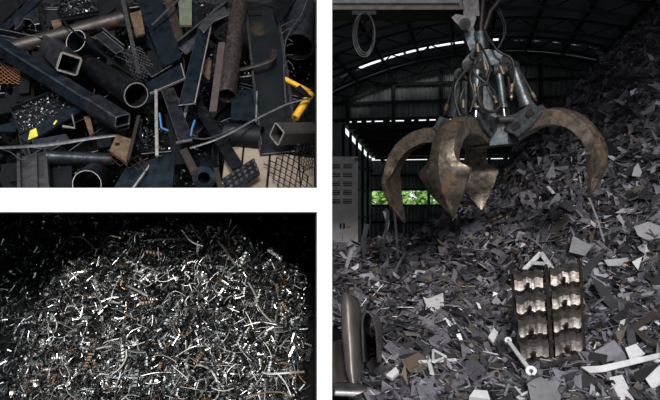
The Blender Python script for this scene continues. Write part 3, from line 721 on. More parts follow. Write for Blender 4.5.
# hydraulic cylinders, one for each tine
for az in (235, 323, 86, 154, 195, 283):
    full = az not in (195, 283)
    r0, z0, r1, z1 = (.33,.78,.52,.08) if full else (.30,.72,.36,.10)
    p0, p1 = gp(r0,az,z0), gp(r1,az,z1); d = (p1-p0)
    c = MB().cyl(p0+d*.08, p0+d*.72, .086 if full else .055, 16).build('cylinder', M['hydra'], gr, 40)
    MB().cyl(p0+d*.70, p0+d*.77, .1 if full else .065, 16).build('collar', M['hydra_light'], c, 40)
    MB().cyl(p0+d*.72, p1, .036 if full else .025, 12).build('rod', M['chrome'], c, 40)
    sd = (gp(0,az,0,1)-gp(0,az,0,0)).normalized()
    MB().cyl(p0-sd*.09, p0+sd*.09, .075, 16).build('knuckle', M['hydra_light'], c, 40)
    MB().cyl(p0-sd*.115, p0+sd*.115, .032, 12).build('pin', M['steel_rust'], c, 40)
    MB().cyl(p1-sd*.1, p1+sd*.1, .045, 12).build('foot_knuckle', M['hydra_light'], c, 40)
    # rigid feed pipe and hose
    q0, q1 = gp(r0+.09,az,z0-.1,.08), gp(r1+.06,az,z1+.22,.08)
    MB().tube([q0, q0.lerp(q1,.5), q1], .016, 8).build('feed_pipe', M['steel_rust'], c, 40)
    MB().cyl(q1+(q0-q1)*.1, q1+(q0-q1)*.3, .026, 8).build('fitting', M['brass'], c, 40)
def hose(pts, r_=.017, m='rubber', name='hose'):
    return MB().tube([at(*p) for p in spl(pts, 8)], r_, 8).build(name, M[m], gr, 60)
hose([(477,40,8.3),(476,58,8.0),(474,72,7.95),(484,82,7.9),(494,92,7.95),(497,104,8.0)])
hose([(480,44,8.3),(490,66,8.05),(487,84,7.9),(493,98,7.9),(500,106,8.0)], .015)
hose([(484,30,8.4),(497,50,8.2),(512,60,8.2),(514,82,8.1),(510,96,8.1)], .016)
hose([(470,78,7.95),(461,96,7.85),(463,112,7.9),(475,118,7.95)], .014)
hose([(488,84,7.85),(478,88,7.8),(481,106,7.8),(493,112,7.85),(502,104,7.9)], .018, 'steel_rust')
hose([(497,10,8.4),(504,28,8.4),(500,46,8.4),(492,52,8.4)], .008, name='cable')
hose([(499,8,8.35),(506,30,8.35),(498,48,8.35)], .006, name='cable')
for (xa, ya, xb, yb) in ((477,44,478,52),(484,62,486,70),(500,66,503,74),(463,100,463,108),(474,84,475,92),(493,96,496,103),(512,84,511,92)):
    MB().cyl(at(xa,ya,7.93), at(xb,yb,7.93), .026, 10).build('hose_fitting', M['brass'], gr, 40)
hose([(466,70,7.95),(456,84,7.85),(455,100,7.85),(460,116,7.85)], .016)
hose([(478,60,8.0),(470,76,7.85),(474,96,7.8),(470,112,7.8)], .014, 'steel_rust')
# suspension: rotator, links, yoke
yk = empty('rotator', at(478,30,GY), 'weathered steel link and rotator joining the grab to the boom', 'crane joint')
MB().prism([at(x,y,GY-.2) for x, y in ((451,18),(455,15),(463,16),(470,12),(476,18),(473,27),(468,32),(461,29),(455,23))], (0,-1,0), .07).build('link_plate', M['hydra_light'], yk)
MB().prism([at(x,y,GY+.1) for x, y in ((451,18),(455,15),(463,16),(470,12),(476,18),(473,27),(468,32),(461,29),(455,23))], (0,-1,0), .07).build('link_plate', M['hydra_light'], yk)
pn = MB().cyl(at(465,24,GY-.32), at(465,24,GY+.2), .075, 18).build('link_pin', M['hydra_light'], yk, 40)
MB().profile(at(465,24,GY-.36), at(465,24,GY-.3), [(.05*math.cos(PI/3*i), .05*math.sin(PI/3*i)) for i in range(6)], (0,0,1)).build('nut', M['steel_rust'], pn)
MB().bar(at(469,-4,GY-.1), at(470,18,GY-.1), .2, .18, (0,-1,0)).build('hanger_block', M['hydra_light'], yk)
MB().cyl(at(483,-6,GY-.05), at(480,34,GY-.05), .045, 12).build('stem_pipe', M['steel_rust'], yk, 40)
MB().tube([at(502,-4,GY), at(490,12,GY), at(484,30,GY)], .04, 10).build('brace_pipe', M['steel_rust'], yk, 40)
MB().bar(at(466,28,GY), at(474,50,GY), .14, .14, (0,-1,0)).build('shackle', M['hydra'], yk)
MB().cyl(at(479,33,GY), at(481,50,GY), .11, 18).build('swivel', M['hydra'], yk, 40)
MB().prism([at(x,y,GY-.16) for x, y in ((462,62),(468,55),(478,50),(490,50),(500,52),(508,58),(507,66),(500,70),(488,64),(478,66),(470,73),(462,70))], (0,-1,0), .08).build('yoke_plate', M['hydra'], yk)
MB().prism([at(x,y,GY+.16) for x, y in ((462,62),(468,55),(478,50),(490,50),(500,52),(508,58),(507,66),(500,70),(488,64),(478,66),(470,73),(462,70))], (0,-1,0), .08).build('yoke_plate', M['hydra'], yk)
for x, y in ((468,66), (506,60), (476,54)):
    p = MB().cyl(at(x,y,GY-.28), at(x,y,GY+.2), .07, 16).build('yoke_pin', M['hydra_light'], yk, 40)
    MB().cyl(at(x,y,GY-.31), at(x,y,GY-.27), .04, 12).build('nut', M['steel_rust'], p, 40)

# ================================================================ TREES BEYOND THE BACK OPENING
r = random.Random(12)
for i in range(7):
    c = hp(-6.2+i*2.1, VL+5+r.uniform(-.6,.6), 0); hgt = r.uniform(3.1,3.6)
    b_ = empty('bush', c, ['round light green bush behind the truck','light green bush beside the corner column','bushy green shrub left of the left claw tine','leafy green shrub between the claw tines','tall green shrub behind the front claw','green bush right of the front claw tine','green bush hidden deepest behind the heap'][i], 'bush')
    mb = MB()
    for k in range(1500):
        a, e_ = r.uniform(0,2*PI), math.asin(r.uniform(-.9,1)); rr = r.uniform(.75,1.05)
        p = c+V((1.35*rr*math.cos(a)*math.cos(e_), 1.0*rr*math.sin(a)*math.cos(e_), hgt*.52+hgt*.48*rr*math.sin(e_)*.95))
        n_ = tilt(V((math.cos(a), math.sin(a), .6)), .5, r); u, v_, _ = frame(n_, r.uniform(0,7)); s = r.uniform(.1,.2)
        mb.add([p-u*s, p-v_*s*.5, p+u*s, p+v_*s*.5], [(0,1,2,3)])
    mb.build('foliage', M['leaf'], b_); MB().tube([c, c+V((0,0,1.2)), c+V((.1,0,2.4))], [.1,.08,.03], 8).build('trunk', M['bark'], b_)

# ================================================================ LOWER LEFT BAY: swarf
def SW(X, Y):                          # mound in front, swarf darkened as shade piled behind
    px = 330+X/Y*F
    cx = -1.03; dxm = (X-cx)
    hw = .86 if dxm < 0 else .74
    top = 1.68-.5*max(0, abs(dxm)/hw-.35)**1.5*1.0
    front = .62+(Y-4.05)*1.27
    m_ = min(front, top) if Y < 5.0 else top-(Y-5.0)*1.6
    m_ = m_-.9*max(0, abs(dxm)-hw*1.05)
    back = .55+max(0, Y-4.5)*.62
    side = .5+(Y-4.05)*.55
    h_ = max(m_, min(back, 1.74), min(side, 1.2))
    return h_+.025*math.sin(9*X+3*Y)+.02*math.sin(13*Y-7*X)+.015*math.sin(23*X)
mb = MB(); xs = [-3.97+i*.0646 for i in range(60)]+[WX0-.014]; ys = [4.02+j*.06 for j in range(48)]; nx = len(xs)
mb.add([(x, y, max(.01, min(1.8, SW(x,y))-.03)) for y in ys for x in xs], [(j*nx+i, j*nx+i+1, (j+1)*nx+i+1, (j+1)*nx+i) for j in range(len(ys)-1) for i in range(nx-1)])
n0 = len(mb.v)
mb.add([(x, 4.02, z) for x in xs for z in (0, max(.01, SW(x,4.02)-.03))], [(2*i, 2*i+2, 2*i+3, 2*i+1) for i in range(nx-1)])
mb.build('swarf_core', M['core'], label='fines inside the mound of metal turnings, blackened for shaded gaps', cat='metal swarf', kind='stuff')
def snorm(X, Y, e=.08):
    return V((-(SW(X+e,Y)-SW(X-e,Y))/(2*e), -(SW(X,Y+e)-SW(X,Y-e))/(2*e), 1)).normalized()
def chip(mb, c, a, b, k, r, sc=1.0):
    t = r.random()
    if t < .48:                        # curled flake
        R_ = r.uniform(.010,.024)*sc; wd = r.uniform(.003,.008)*sc; ang = r.uniform(1.2,4.2); n = 6; lift = r.uniform(-.4,.4)
        pts = []; sd = []
        for i in range(n+1):
            q = ang*i/n; pts.append(c+a*R_*math.cos(q)+b*R_*math.sin(q)+k*lift*R_*i/n); sd.append(k*wd+a*wd*.3*math.cos(q))
        mb.ribbon(pts, sd)
    elif t < .68:                      # coiled spring of ribbon
        R_ = r.uniform(.007,.013)*sc; tn_ = r.randint(2,5); pit = R_*r.uniform(1.0,1.5); wd = pit*.3; n = tn_*7
        pts = []; sd = []
        for i in range(n+1):
            q = 2*PI*i/7; pts.append(c+a*(pit*i/7-pit*tn_/2)+b*R_*math.cos(q)+k*R_*math.sin(q)); sd.append(a*wd)
        mb.ribbon(pts, sd)
    else:                              # thin wavy thread
        L_ = r.uniform(.05,.16)*sc; n = 7; bend = r.uniform(-.5,.5); rr = r.uniform(.0012,.0025)*sc
        mb.tube([c+a*L_*(i/n-.5)+b*L_*bend*math.sin(PI*i/n)+k*.012*math.sin(5*i/n*bend+1) for i in range(n+1)], rr, 3)
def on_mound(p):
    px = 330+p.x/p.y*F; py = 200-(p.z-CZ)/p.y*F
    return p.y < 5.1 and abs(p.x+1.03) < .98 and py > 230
def swarf_mass(name, n, dark, seed, label):
    r = random.Random(seed); mb = MB(); c = 0; tries = 0
    while c < n and tries < n*8:
        tries += 1
        p = hit(r.uniform(-90, 316), r.uniform(213, 406), SW, 4.03, 6.8, .05)
        if p is None or p.z > 1.74 or p.x < -3.85: continue
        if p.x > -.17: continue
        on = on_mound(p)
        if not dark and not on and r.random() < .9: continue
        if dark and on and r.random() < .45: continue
        k = tilt(snorm(p.x, p.y), .8, r); a, b, k = frame(k, r.uniform(0,7))
        p = p+snorm(p.x,p.y)*r.uniform(-.02,.022)
        if p.x > WX0-.09 or p.z > 1.76: continue
        chip(mb, p, a, b, k, r, r.uniform(.55,1.15)); c += 1
    mb.build(name, M['swarf_dark' if dark else 'swarf'], label=label, cat='metal swarf', kind='stuff')

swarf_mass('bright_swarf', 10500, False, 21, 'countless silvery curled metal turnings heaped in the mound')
swarf_mass('dull_shaded_swarf', 7500, True, 22, 'countless dull metal turnings, darkened as shade, behind and around the mound')
# the turnings that show largest
r = random.Random(31); CH = []
for i in range(14):
    mb = MB(); rr = random.Random(300+i)
    while not mb.v: chip(mb, V((0,0,0)), V((1,0,0)), V((0,1,0)), V((0,0,1)), rr, 1.35)
    CH.append(mb)
CM = {}
for mn in ('swarf', 'swarf_tan', 'swarf_dark'):
    for i, mb in enumerate(CH):
        me = mb.mesh('metal_curl'); me.materials.append(M[mn]); CM[mn, i] = me
CW = []
for i in range(14):
    t = random.Random(300+i).random(); CW.append('curled flake' if t < .48 else 'coiled spring' if t < .68 else 'wavy thread')
def szone(p):
    px = 330+p.x/p.y*F; py = 200-(p.z-CZ)/p.y*F
    if py < 262: return 'near the top of the mound'
    if py > 360: return 'at the foot of the mound'
    return 'on the left flank of the mound' if px < 100 else 'on the right flank of the mound' if px > 215 else 'in the centre of the mound'
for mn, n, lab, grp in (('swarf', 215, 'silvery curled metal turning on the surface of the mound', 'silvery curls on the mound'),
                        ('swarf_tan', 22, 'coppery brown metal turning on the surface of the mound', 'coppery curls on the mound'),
                        ('swarf_dark', 60, 'dull shade-darkened metal turning lying around the mound', 'dull curls around the mound')):
    c = 0
    while c < n:
        p = hit(r.uniform(4, 313), r.uniform(216, 398), SW, 4.03, 6.8, .05)
        if p is None or p.z > 1.74 or p.x > WX0-.07: continue
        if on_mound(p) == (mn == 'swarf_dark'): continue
        if mn == 'swarf_tan' and p.y < 4.6 and r.random() < .7: continue
        k = tilt(snorm(p.x, p.y), .6, r); a, b, k = frame(k, r.uniform(0,7)); p = p+snorm(p.x,p.y)*.022; s = r.uniform(.8,1.3)
        ci = r.randrange(14); o = bpy.data.objects.new('metal_curl', CM[mn, ci]); col.objects.link(o)
        mt = Matrix((a*s, b*s, k*s)).transposed().to_4x4(); mt.translation = p; o.matrix_world = mt
        c += 1; cw = {'swarf': 'silvery', 'swarf_tan': 'coppery', 'swarf_dark': 'dull shade-darkened'}[mn]
        zz = szone(p) if mn != 'swarf_dark' else ('in the dark left of the mound' if p.x < -1.1 else 'in the dark right of the mound')
        tag(o, '%s %s of metal lying %s' % (cw, CW[ci], zz), 'metal swarf', '%s %ss %s' % (cw, CW[ci], zz))
# long strands, traced
def strand(pts, wd, m, label, lift=.05):
    ps = []
    for x, y in spl(pts, 5):
        p = hit(x, y, SW, 4.03, 6.8, .04) or at(x, y, 5.6)
        ps.append((p+(V((0,0,CZ))-p).normalized()*lift))
    q = [ps[0]]                         # smooth the depth
    for i in range(1, len(ps)-1): q.append((ps[i-1]+ps[i]*2+ps[i+1])/4)
    q.append(ps[-1])
    return MB().tube(q, wd, 5, .45).build('metal_strand', M[m], label=label, cat='metal swarf', smooth=60)
strand([(60,250),(67,240),(75,237),(83,238),(90,244),(97,250),(104,242),(110,236),(120,238)], .008, 'strand', 'bright arched ribbon along the upper left crest of the mound')
strand([(68,218),(72,224),(76,230)], .007, 'strand', 'short bright sliver in the dark above the mound')
strand([(217,240),(225,250),(232,260),(236,266)], .008, 'strand', 'bright straight ribbon at the upper right crest of the mound')
strand([(229,244),(236,256),(243,268),(250,276)], .006, 'swarf_tan', 'coppery strand beside the bright ribbon on the right crest')
strand([(183,228),(186,236),(194,243),(203,246)], .006, 'strand', 'pale bent strand on top of the mound')
strand([(155,240),(168,239),(180,240)], .007, 'strand', 'pale level strip near the top of the mound')
strand([(178,223),(180,230),(178,236)], .005, 'strand', 'short curled strand standing on the mound top')
strand([(248,282),(254,292),(258,302)], .008, 'strand', 'bright ribbon sliding down the right flank')
strand([(128,286),(140,292),(148,296)], .008, 'strand', 'bright straight ribbon in the upper middle of the mound')
strand([(172,320),(176,330),(184,336),(192,330)], .006, 'swarf_tan', 'tan curved strand in the right middle of the mound')
strand([(196,365),(206,367),(214,374),(217,382)], .006, 'strand', 'pale hooked strand low on the mound')
strand([(246,399),(262,393),(280,392),(292,397)], .006, 'swarf_tan', 'long tan bowed strand along the lower right edge')
strand([(276,372),(285,382),(291,395)], .004, 'strand', 'thin pale strand crossing the lower right of the mound')
strand([(262,372),(270,374),(282,373),(304,372)], .008, 'strand', 'pale twisted ribbon at the right foot of the mound')
strand([(280,350),(284,342),(292,342),(296,350)], .006, 'strand', 'pale loop of wire on the right flank')
strand([(270,330),(284,332),(296,328),(302,334)], .006, 'swarf_dark', 'dull wavy strand on the right flank above the wire loop')
strand([(282,362),(296,364),(310,356)], .006, 'swarf_dark', 'dull bowed strand under the wire loop')
strand([(255,300),(262,312),(272,322)], .007, 'strand', 'pale ribbon leaning on the right flank')
strand([(12,396),(20,388),(28,382),(34,378)], .007, 'swarf_tan', 'orange brown strand in the lower left corner')
strand([(96,349),(104,347),(112,346)], .007, 'strand', 'bright twisted ribbon in the left middle of the mound')
strand([(112,374),(120,368),(126,358),(126,350)], .006, 'strand', 'pale hook-shaped strand in the lower middle')
strand([(128,350),(136,352),(146,352)], .009, 'swarf_dark', 'broad dull ribbon in the centre of the mound')
strand([(20,240),(28,234),(36,232)], .004, 'swarf_dark', 'thin dull strand in the dark at the upper left')
strand([(18,260),(21,266),(23,272)], .006, 'swarf_dark', 'dull beaded strand in the dark left of the mound')
strand([(198,216),(202,226),(208,234)], .004, 'swarf_dark', 'thin dark strand hanging above the mound top')
strand([(269,258),(270,268),(269,278)], .006, 'swarf_dark', 'dull coiled strand in the dark right of the mound')
strand([(282,214),(286,220),(287,226)], .005, 'blue_plastic', 'short blue strip in the dark upper right corner')
for i in range(46):                      # thinner threads all over
    x, y = r.uniform(50, 290), r.uniform(262, 392)
    a = r.uniform(0, PI); L_ = r.uniform(7, 17); bx = r.uniform(-5, 5)
    pts = [(x-L_*math.cos(a), y-L_*.7*math.sin(a)), (x+bx*math.sin(a), y+bx*math.cos(a)), (x+L_*math.cos(a), y+L_*.7*math.sin(a))]
    if any(q[1] > 398 or q[0] > 310 for q in pts): continue
    tag(strand(pts, r.uniform(.002,.004), 'strand', 'thin wavy metal thread lying across the mound', .035), group='thin threads across the mound')

# ================================================================ UPPER LEFT BAY: tubes, bars and plates on a slope
def YU(px, py): return 4.62+(188-py)/188*1.35
NU = V((0, -.72, .69)).normalized()
def U(px, py, l=0.0): return at(px, py, YU(px, py)-l)
ZS = CZ+12/F*4
def US(X, Y): return ZS+max(0, (Y-4.2))*1.17
mb = MB(); xs = [-3.97+i*.1 for i in range(39)]+[WX0-.014]; ys = [4.35+j*.1 for j in range(24)]; nx = len(xs); rr = random.Random(8)
def core_pt(x, y):
    px = 330+x/y*F; z = ZS+.01
    lo, hi = 0, 1
    return (x, y, max(ZS+.005, min(3.9, ZS+(y-4.7)*1.13-.28+rr.uniform(-.03,.03))))
mb.add([core_pt(x, y) for y in ys for x in xs], [(j*nx+i, j*nx+i+1, (j+1)*nx+i+1, (j+1)*nx+i) for j in range(len(ys)-1) for i in range(nx-1)])
mb.build('scrap_core', M['core'], label='fines under the tubes and bars, blackened for shaded gaps', cat='scrap heap', kind='stuff')
# small chips filling the gaps, blackened as gap shade
def gap_chips():
    r = random.Random(77); mb = MB()
    for i in range(5200):
        px, py = r.uniform(-70, 312), r.uniform(-20, 184)
        p = U(px, py, r.uniform(-.24, -.03))
        if p.x > WX0-.03: continue
        a, b, k = frame(tilt(NU, .8, r), r.uniform(0,7)); s = r.uniform(.008,.024)
        mb.prism([p+a*q*s*1.4+b*t*s for q, t in rand_poly(r)], k, .004)
    mb.build('steel_chips', M['chips_dark'], label='steel chips in the gaps between tubes and bars, blackened as shade', cat='scrap metal', kind='stuff')
gap_chips()
def wpx(px, py, w_): return w_*YU(px, py)/F
def ubar(name, x0, y0, x1, y1, w_, m, label, l0=.05, l1=None, t=.012, up=NU, group=None, parent=None):
    l1 = l0 if l1 is None else l1; a, b = U(x0,y0,l0), U(x1,y1,l1)
    return MB().bar(a, b, w_*(a.y+b.y)/2/F, t, up).build(name, M[m], parent, label=label, cat=None if parent else 'scrap metal', group=group)
def upipe(name, x0, y0, x1, y1, d_, m, label, l0, l1, wall=.1, rim=None):
    a, b = U(x0,y0,l0), U(x1,y1,l1); ro = d_/2*a.y/F
    o = MB().pipe(a, b, ro, ro*(1-wall), 28).build(name, M[m], smooth=40, label=label, cat='pipe')
    if rim:
        dd = (a-b).normalized(); MB().pipe(a+dd*.001, a+dd*.004, ro*.995, ro*(1-wall)*1.005, 28).build('cut_rim', M[rim], o, smooth=40)
    return o
def uhtube(name, x0, y0, x1, y1, w_, h_, m, label, l0, l1, up=NU, t=.1, rim=None):
    a, b = U(x0,y0,l0), U(x1,y1,l1); s = a.y/F
    o = MB().htube(a, b, w_*s, h_*s, t*w_*s, up).build(name, M[m], label=label, cat='steel tube')
    if rim:
        dd = (a-b).normalized(); MB().htube(a+dd*.001, a+dd*.004, w_*s*.99, h_*s*.99, t*w_*s, up).build('cut_rim', M[rim], o)
    return o
def uplate(name, pts, m, label, l=.05, t=.01, nrm=NU, edge=None, cat='scrap metal', group=None):
    cx = sum(p[0] for p in pts)/len(pts); cy = sum(p[1] for p in pts)/len(pts)
    c = U(cx, cy, l); n = V(nrm).normalized(); e = V((0,0,CZ)); out = []
    for p in pts:
        d = at(p[0], p[1], 1)-e; out.append(e+d*((c-e).dot(n)/d.dot(n)))
    o = MB().prism(out, n, t).build(name, M[m], label=label, cat=cat, group=group)
    if edge:                            # worn bright edge strips between listed corners
        for i, j in edge:
            MB().bar(out[i]+n*.001, out[j]+n*.001, .008, t+.004, n).build('worn_edge', M['edge'], o)
    return o
def uprof(name, x0, y0, x1, y1, prof, m, label, l0, l1, up=NU, cat='steel section'):
    a, b = U(x0,y0,l0), U(x1,y1,l1); s = (a.y+b.y)/2/F
    return MB().profile(a, b, [(p*s, q*s) for p, q in prof], up).build(name, M[m], label=label, cat=cat)
def chan(w_, h_, t): a = w_/2; return [(-a,0),(a,0),(a,h_),(a-t,h_),(a-t,t),(-a+t,t),(-a+t,h_),(-a,h_)]
def chan_dn(w_, h_, t): return [(x, -y) for x, y in chan(w_, h_, t)][::-1]
def angle(w_, h_, t): return [(0,0),(w_,0),(w_,t),(t,t),(t,h_),(0,h_)]

# --- left half
uhtube('box_section', 124, 124, -30, 28, 17, 15, 'steel_blue', 'long blue-black box section running diagonally from the left edge', .32, .28, up=NU+V((.55,0,.35)), t=.1)
uhtube('steel_sleeve', 123, 121, 92, 101, 18, 13, 'steel', 'short worn sleeve lying on the end of the diagonal box section', .52, .50, up=NU+V((.4,0,.25)))
upipe('steel_pipe', -10, 55, 124, 19, 17, 'steel_rust', 'rusty brown pipe lying across the upper left', .12, .06)
upipe('steel_pipe', 76, 41, 100, 55, 23, 'steel_blue', 'round pipe with its open mouth facing forward at upper left', .30, -.10, .07, 'edge')
uhtube('square_tube', 69, 64, 48, 44, 22, 20, 'steel', 'square tube with open end below the round pipe mouth', .46, .0, t=.09, rim='edge', up=V((.45,-.3,.85)))
upipe('steel_pipe', 136, 95, 88, 66, 26, 'steel', 'big dark pipe with bright rim in the middle left', .44, .02, .1, 'edge')
o = MB().tube([U(x,y,l) for x, y, l in spl([(57,12,.28),(70,28,.34),(92,45,.40),(116,64,.42),(143,82,.40)], 6)], .016, 6, .4).build('steel_strap', M['steel_black'], smooth=40, label='dark curved strap crossing over the round pipe mouth', cat='scrap metal')
def uopenbox(name, pts, label, l, m='steel_black'):
    o = uplate(name, pts, m, label, l, .012, cat='steel tray')
    for (a, b) in zip(pts, pts[1:]+pts[:1]):
        p, q = U(a[0],a[1],l-.0), U(b[0],b[1],l); MB().bar(p+NU*.02, q+NU*.02, .01, .05, NU).build('rim', M[m], o)
    r = random.Random(len(label)); mb = MB()
    for i in range(260):
        u_, v_ = r.random(), r.random(); A = V((*pts[0],0)).lerp(V((*pts[1],0)), u_); B = V((*pts[3],0)).lerp(V((*pts[2],0)), u_); c = A.lerp(B, v_)
        p = U(c.x, c.y, l)+NU*r.uniform(.01,.03); a_, b_, k_ = frame(tilt(NU,.8,r), r.uniform(0,7)); s = r.uniform(.008,.018)
        mb.prism([p+a_*q*s+b_*t*s for q, t in rand_poly(r)], k_, .004)
    oo = mb.build('steel_chips', M['chips_bright'], o, kind='stuff')
def glints():
    r = random.Random(78); mb = MB()
    for cx, cy, sx, sy, n in ((150,68,10,6,90),(30,25,14,8,60),(215,75,10,12,60),(150,135,8,16,80),(160,152,8,6,50),(75,170,16,10,60),(245,85,8,12,50),(120,40,16,14,60),(290,75,10,20,60),(180,165,14,12,50),(10,90,16,14,50),(200,20,30,14,60)):
        for i in range(n):
            p = U(min(311, r.gauss(cx, sx)), min(184, r.gauss(cy, sy)), r.uniform(-.04, .03))
            a, b, k = frame(tilt(NU, .8, r), r.uniform(0,7)); s = r.uniform(.006,.018)
            mb.prism([p+a*q*s*1.6+b*t*s for q, t in rand_poly(r)], k, .003)
    mb.build('glinting_chips', M['chips_bright'], label='glinting steel chips sprinkled between the bars', cat='scrap metal', kind='stuff')
M['chips_bright'] = mat('glinting_chips', (.22,.24,.26), (.08,.09,.1), .3, .8, 30, rnd=.7)
glints()
uopenbox('chip_tray', [(62,2),(94,-3),(99,15),(60,22)], 'black tray of glinting chips at the top left', .10)
uopenbox('chip_tray', [(12,112),(62,92),(76,118),(22,138)], 'black tray of fine chips under the diagonal box section', .12)
uhtube('square_tube', 52, 8, 54, 26, 13, 10, 'steel', 'short square tube with open end beside the chip tray', .26, .06, t=.12, rim='steel_bright', up=V((0,-.2,1)))
uplate('rust_scrap', [(50,18),(60,15),(62,26),(54,30)], 'rust_plate', 'orange rusted scrap beside the chip tray', .16, .015)
uplate('curved_bracket', [(14,14),(36,8),(40,24),(34,25),(30,20),(24,19),(21,25),(15,30)], 'steel', 'dark bracket plate with rounded cutout at the upper left', .13)
uplate('dark_plate', [(-20,18),(10,-3),(30,-3),(4,22)], 'steel_black', 'black plate in the top left corner', .09)
uplate('dark_plate', [(96,-4),(120,-6),(128,16),(100,18)], 'steel_black', 'black plate right of the top left chip tray', .06)
uprof('angle_bar', 104, 32, 126, 50, angle(12,7,2), 'steel', 'short angle bar lying right of the round pipe mouth', .2, .16)
ubar('flat_bar', 122, -4, 139, 74, 4, 'steel_bright', 'narrow pale bar left of the brown rusted plate', .18, .22)
uplate('rust_plate', [(130,14),(141,11),(145,34),(136,37)], 'rust_plate', 'small brown rusted plate at the top centre left', .24, .014)
uplate('dark_plate', [(134,-6),(160,-6),(182,58),(163,68)], 'steel_blue', 'broad dark flat bar leaning down from the top centre', .22, .016)
def mesh_sheet(name, pts, label, l, m='steel', nu=8, nv=7, rad=.0045):
    o = MB(); A, B, Cc, D = pts
    def q(u_, v_):
        x = (A[0]*(1-u_)+B[0]*u_)*(1-v_)+(D[0]*(1-u_)+Cc[0]*u_)*v_; y = (A[1]*(1-u_)+B[1]*u_)*(1-v_)+(D[1]*(1-u_)+Cc[1]*u_)*v_
        return U(x, y, l)
    for j in range(nv):
        for par in (0, 1):
            o_pts = []
            for i in range(nu*2+1):
                v_ = (j+(.5 if (i+par)%2 else 0))/nv if par == 0 else (j+(.5 if i%2 == 0 else 1))/nv
                if par == 1: v_ = (j+(1 if i%2 == 0 else .5))/nv
                o_pts.append(q(i/(nu*2), min(1,v_)))
            o.tube(o_pts, rad, 4)
    return o.build(name, M[m], label=label, cat='metal mesh')
mesh_sheet('expanded_mesh', [(122,52),(140,46),(158,72),(136,82)], 'expanded metal mesh beside the dark leaning bar', .30, 'steel_bright', 6, 7, .004)
mesh_sheet('expanded_mesh', [(-4,62),(22,70),(30,84),(-4,84)], 'rusty orange mesh under the diagonal box section at the left edge', .10, 'mesh_rust', 6, 5, .004)
uplate('dark_plate', [(-8,90),(20,98),(14,112),(-8,116)], 'steel_black', 'black plate at the left edge below the rusty mesh', .08)
ubar('flat_bar', -8, 130, 16, 131, 5, 'steel_blue', 'short bluish bar at the left edge', .14)
bb = ubar('painted_bar', 24, 141, 82, 106, 15, 'steel_blue', 'blue-black flat bar with yellow paint marks', .20, .2, .02)
for pts in ([(28,140),(30,131),(36,128),(38,136),(33,138)], [(53,124),(62,112),(63,113.5),(54.5,125)], [(54,116),(63,118),(63,119.5),(54,118)]):
    c = U(45,124,.2); out = []; e0 = V((0,0,CZ)); nb = NU
    for p in pts:
        d = at(p[0],p[1],1)-e0; out.append(e0+d*((c+nb*.012-e0).dot(nb)/d.dot(nb)))
    MB().prism(out, nb, .003).build('paint_mark', M['yellow_mark'], bb)
uplate('angle_scrap', [(62,125),(74,127),(71,115),(73,114),(76,129),(62,127.5)], 'edge', 'thin bright L-shaped strip in the left middle', .26, .01)
MB().tube([U(x,y,l) for x, y, l in spl([(-8,148,.34),(30,146,.36),(60,143,.36),(92,138,.36),(119,135,.34)], 5)], [.012+.008*math.sin(PI*i/20) for i in range(21)], 6, .5).build('flat_rod', M['wire'], smooth=50, label='long bright flattened rod lying level across the left', cat='scrap metal')
MB().tube([U(x,y,.3) for x, y in spl([(-6,147),(10,152),(23,160),(38,151),(60,140)], 5)], .005, 6).build('bent_wire', M['wire'], smooth=60, label='bent thin wire hanging below the long flattened rod', cat='wire')
uplate('steel_plate', [(32,140),(66,134),(70,140),(52,150),(33,148)], 'steel', 'grey plate lying just above the flattened rod', .24)
uprof('steel_channel', 36, 200, 34, 156, chan(29, 8, 3), 'steel_bright', 'worn upright channel with shiny ridge at the bottom left', .22, .18)
MB().bar(U(36,198,.24), U(35,157,.22), .04, .06, NU).build('ridge_bar', M['steel_bright'], label='shiny ridged bar lying inside the worn upright channel', cat='scrap metal')
upipe('steel_pipe', 47, 157, 112, 160, 14, 'steel', 'small dark tube with open mouth under the flattened rod', .22, .05, .1, 'steel_bright')
upipe('steel_pipe', 87, 184, 98, 172, 28, 'steel_blue', 'half-hidden wide pipe mouth at the bottom edge', .28, -.1, .05, 'edge')
hole = [(110,152),(117,136),(133,141),(127,164)]
o = uplate('rust_bracket', hole, 'rust_plate', 'brown rusted plate with a bolt hole in the lower centre', .33, .03)
pc = U(118,146,.33); MB().cyl(pc+NU*.012, pc+NU*.018, .017, 14).build('bolt_hole_shade', M['core'], o)  # black disc painted as the dark inside the hole
ubar('flat_bar', 139, 116, 128, 160, 3.5, 'steel_rust', 'narrow rusty bar along the side of the brown bolted plate', .38, .38, .012)
mesh_sheet('expanded_mesh', [(108,150),(148,158),(146,172),(112,164)], 'torn wire mesh strands below the brown rusted plate', .26, 'steel_rust', 4, 2, .004)
uplate('dark_plate', [(112,192),(126,168),(152,160),(160,192)], 'steel_blue', 'blue-black plate with one bright edge at the bottom centre', .20, .012)
ubar('flat_bar', 132, 190, 151, 164, 2, 'edge', 'thin bright bar along the plate at the bottom centre', .24, .24)
uplate('steel_plate', [(96,112),(112,118),(112,148),(98,150)], 'steel', 'dark rounded plate behind the brown rusted plate', .12, .03)
uplate('clip', [(84,118),(90,116),(94,134),(90,136)], 'rust_plate', 'small tan clip left of the centre', .18, .02)
MB().tube([U(x,y,.3) for x, y in spl([(141,124),(140,134),(144,142),(148,138),(147,128)], 5)], .012, 6).build('hook', M['steel'], smooth=50, label='dark rounded hook right of the big pipe rim', cat='scrap metal')
ubar('flat_bar', 0, 172, 14, 200, 8, 'steel_black', 'black bar in the bottom left corner', .1)
uplate('dark_plate', [(52,168),(72,164),(72,192),(52,192)], 'steel_black', 'black plate between the worn channel and the wide pipe mouth', .1)
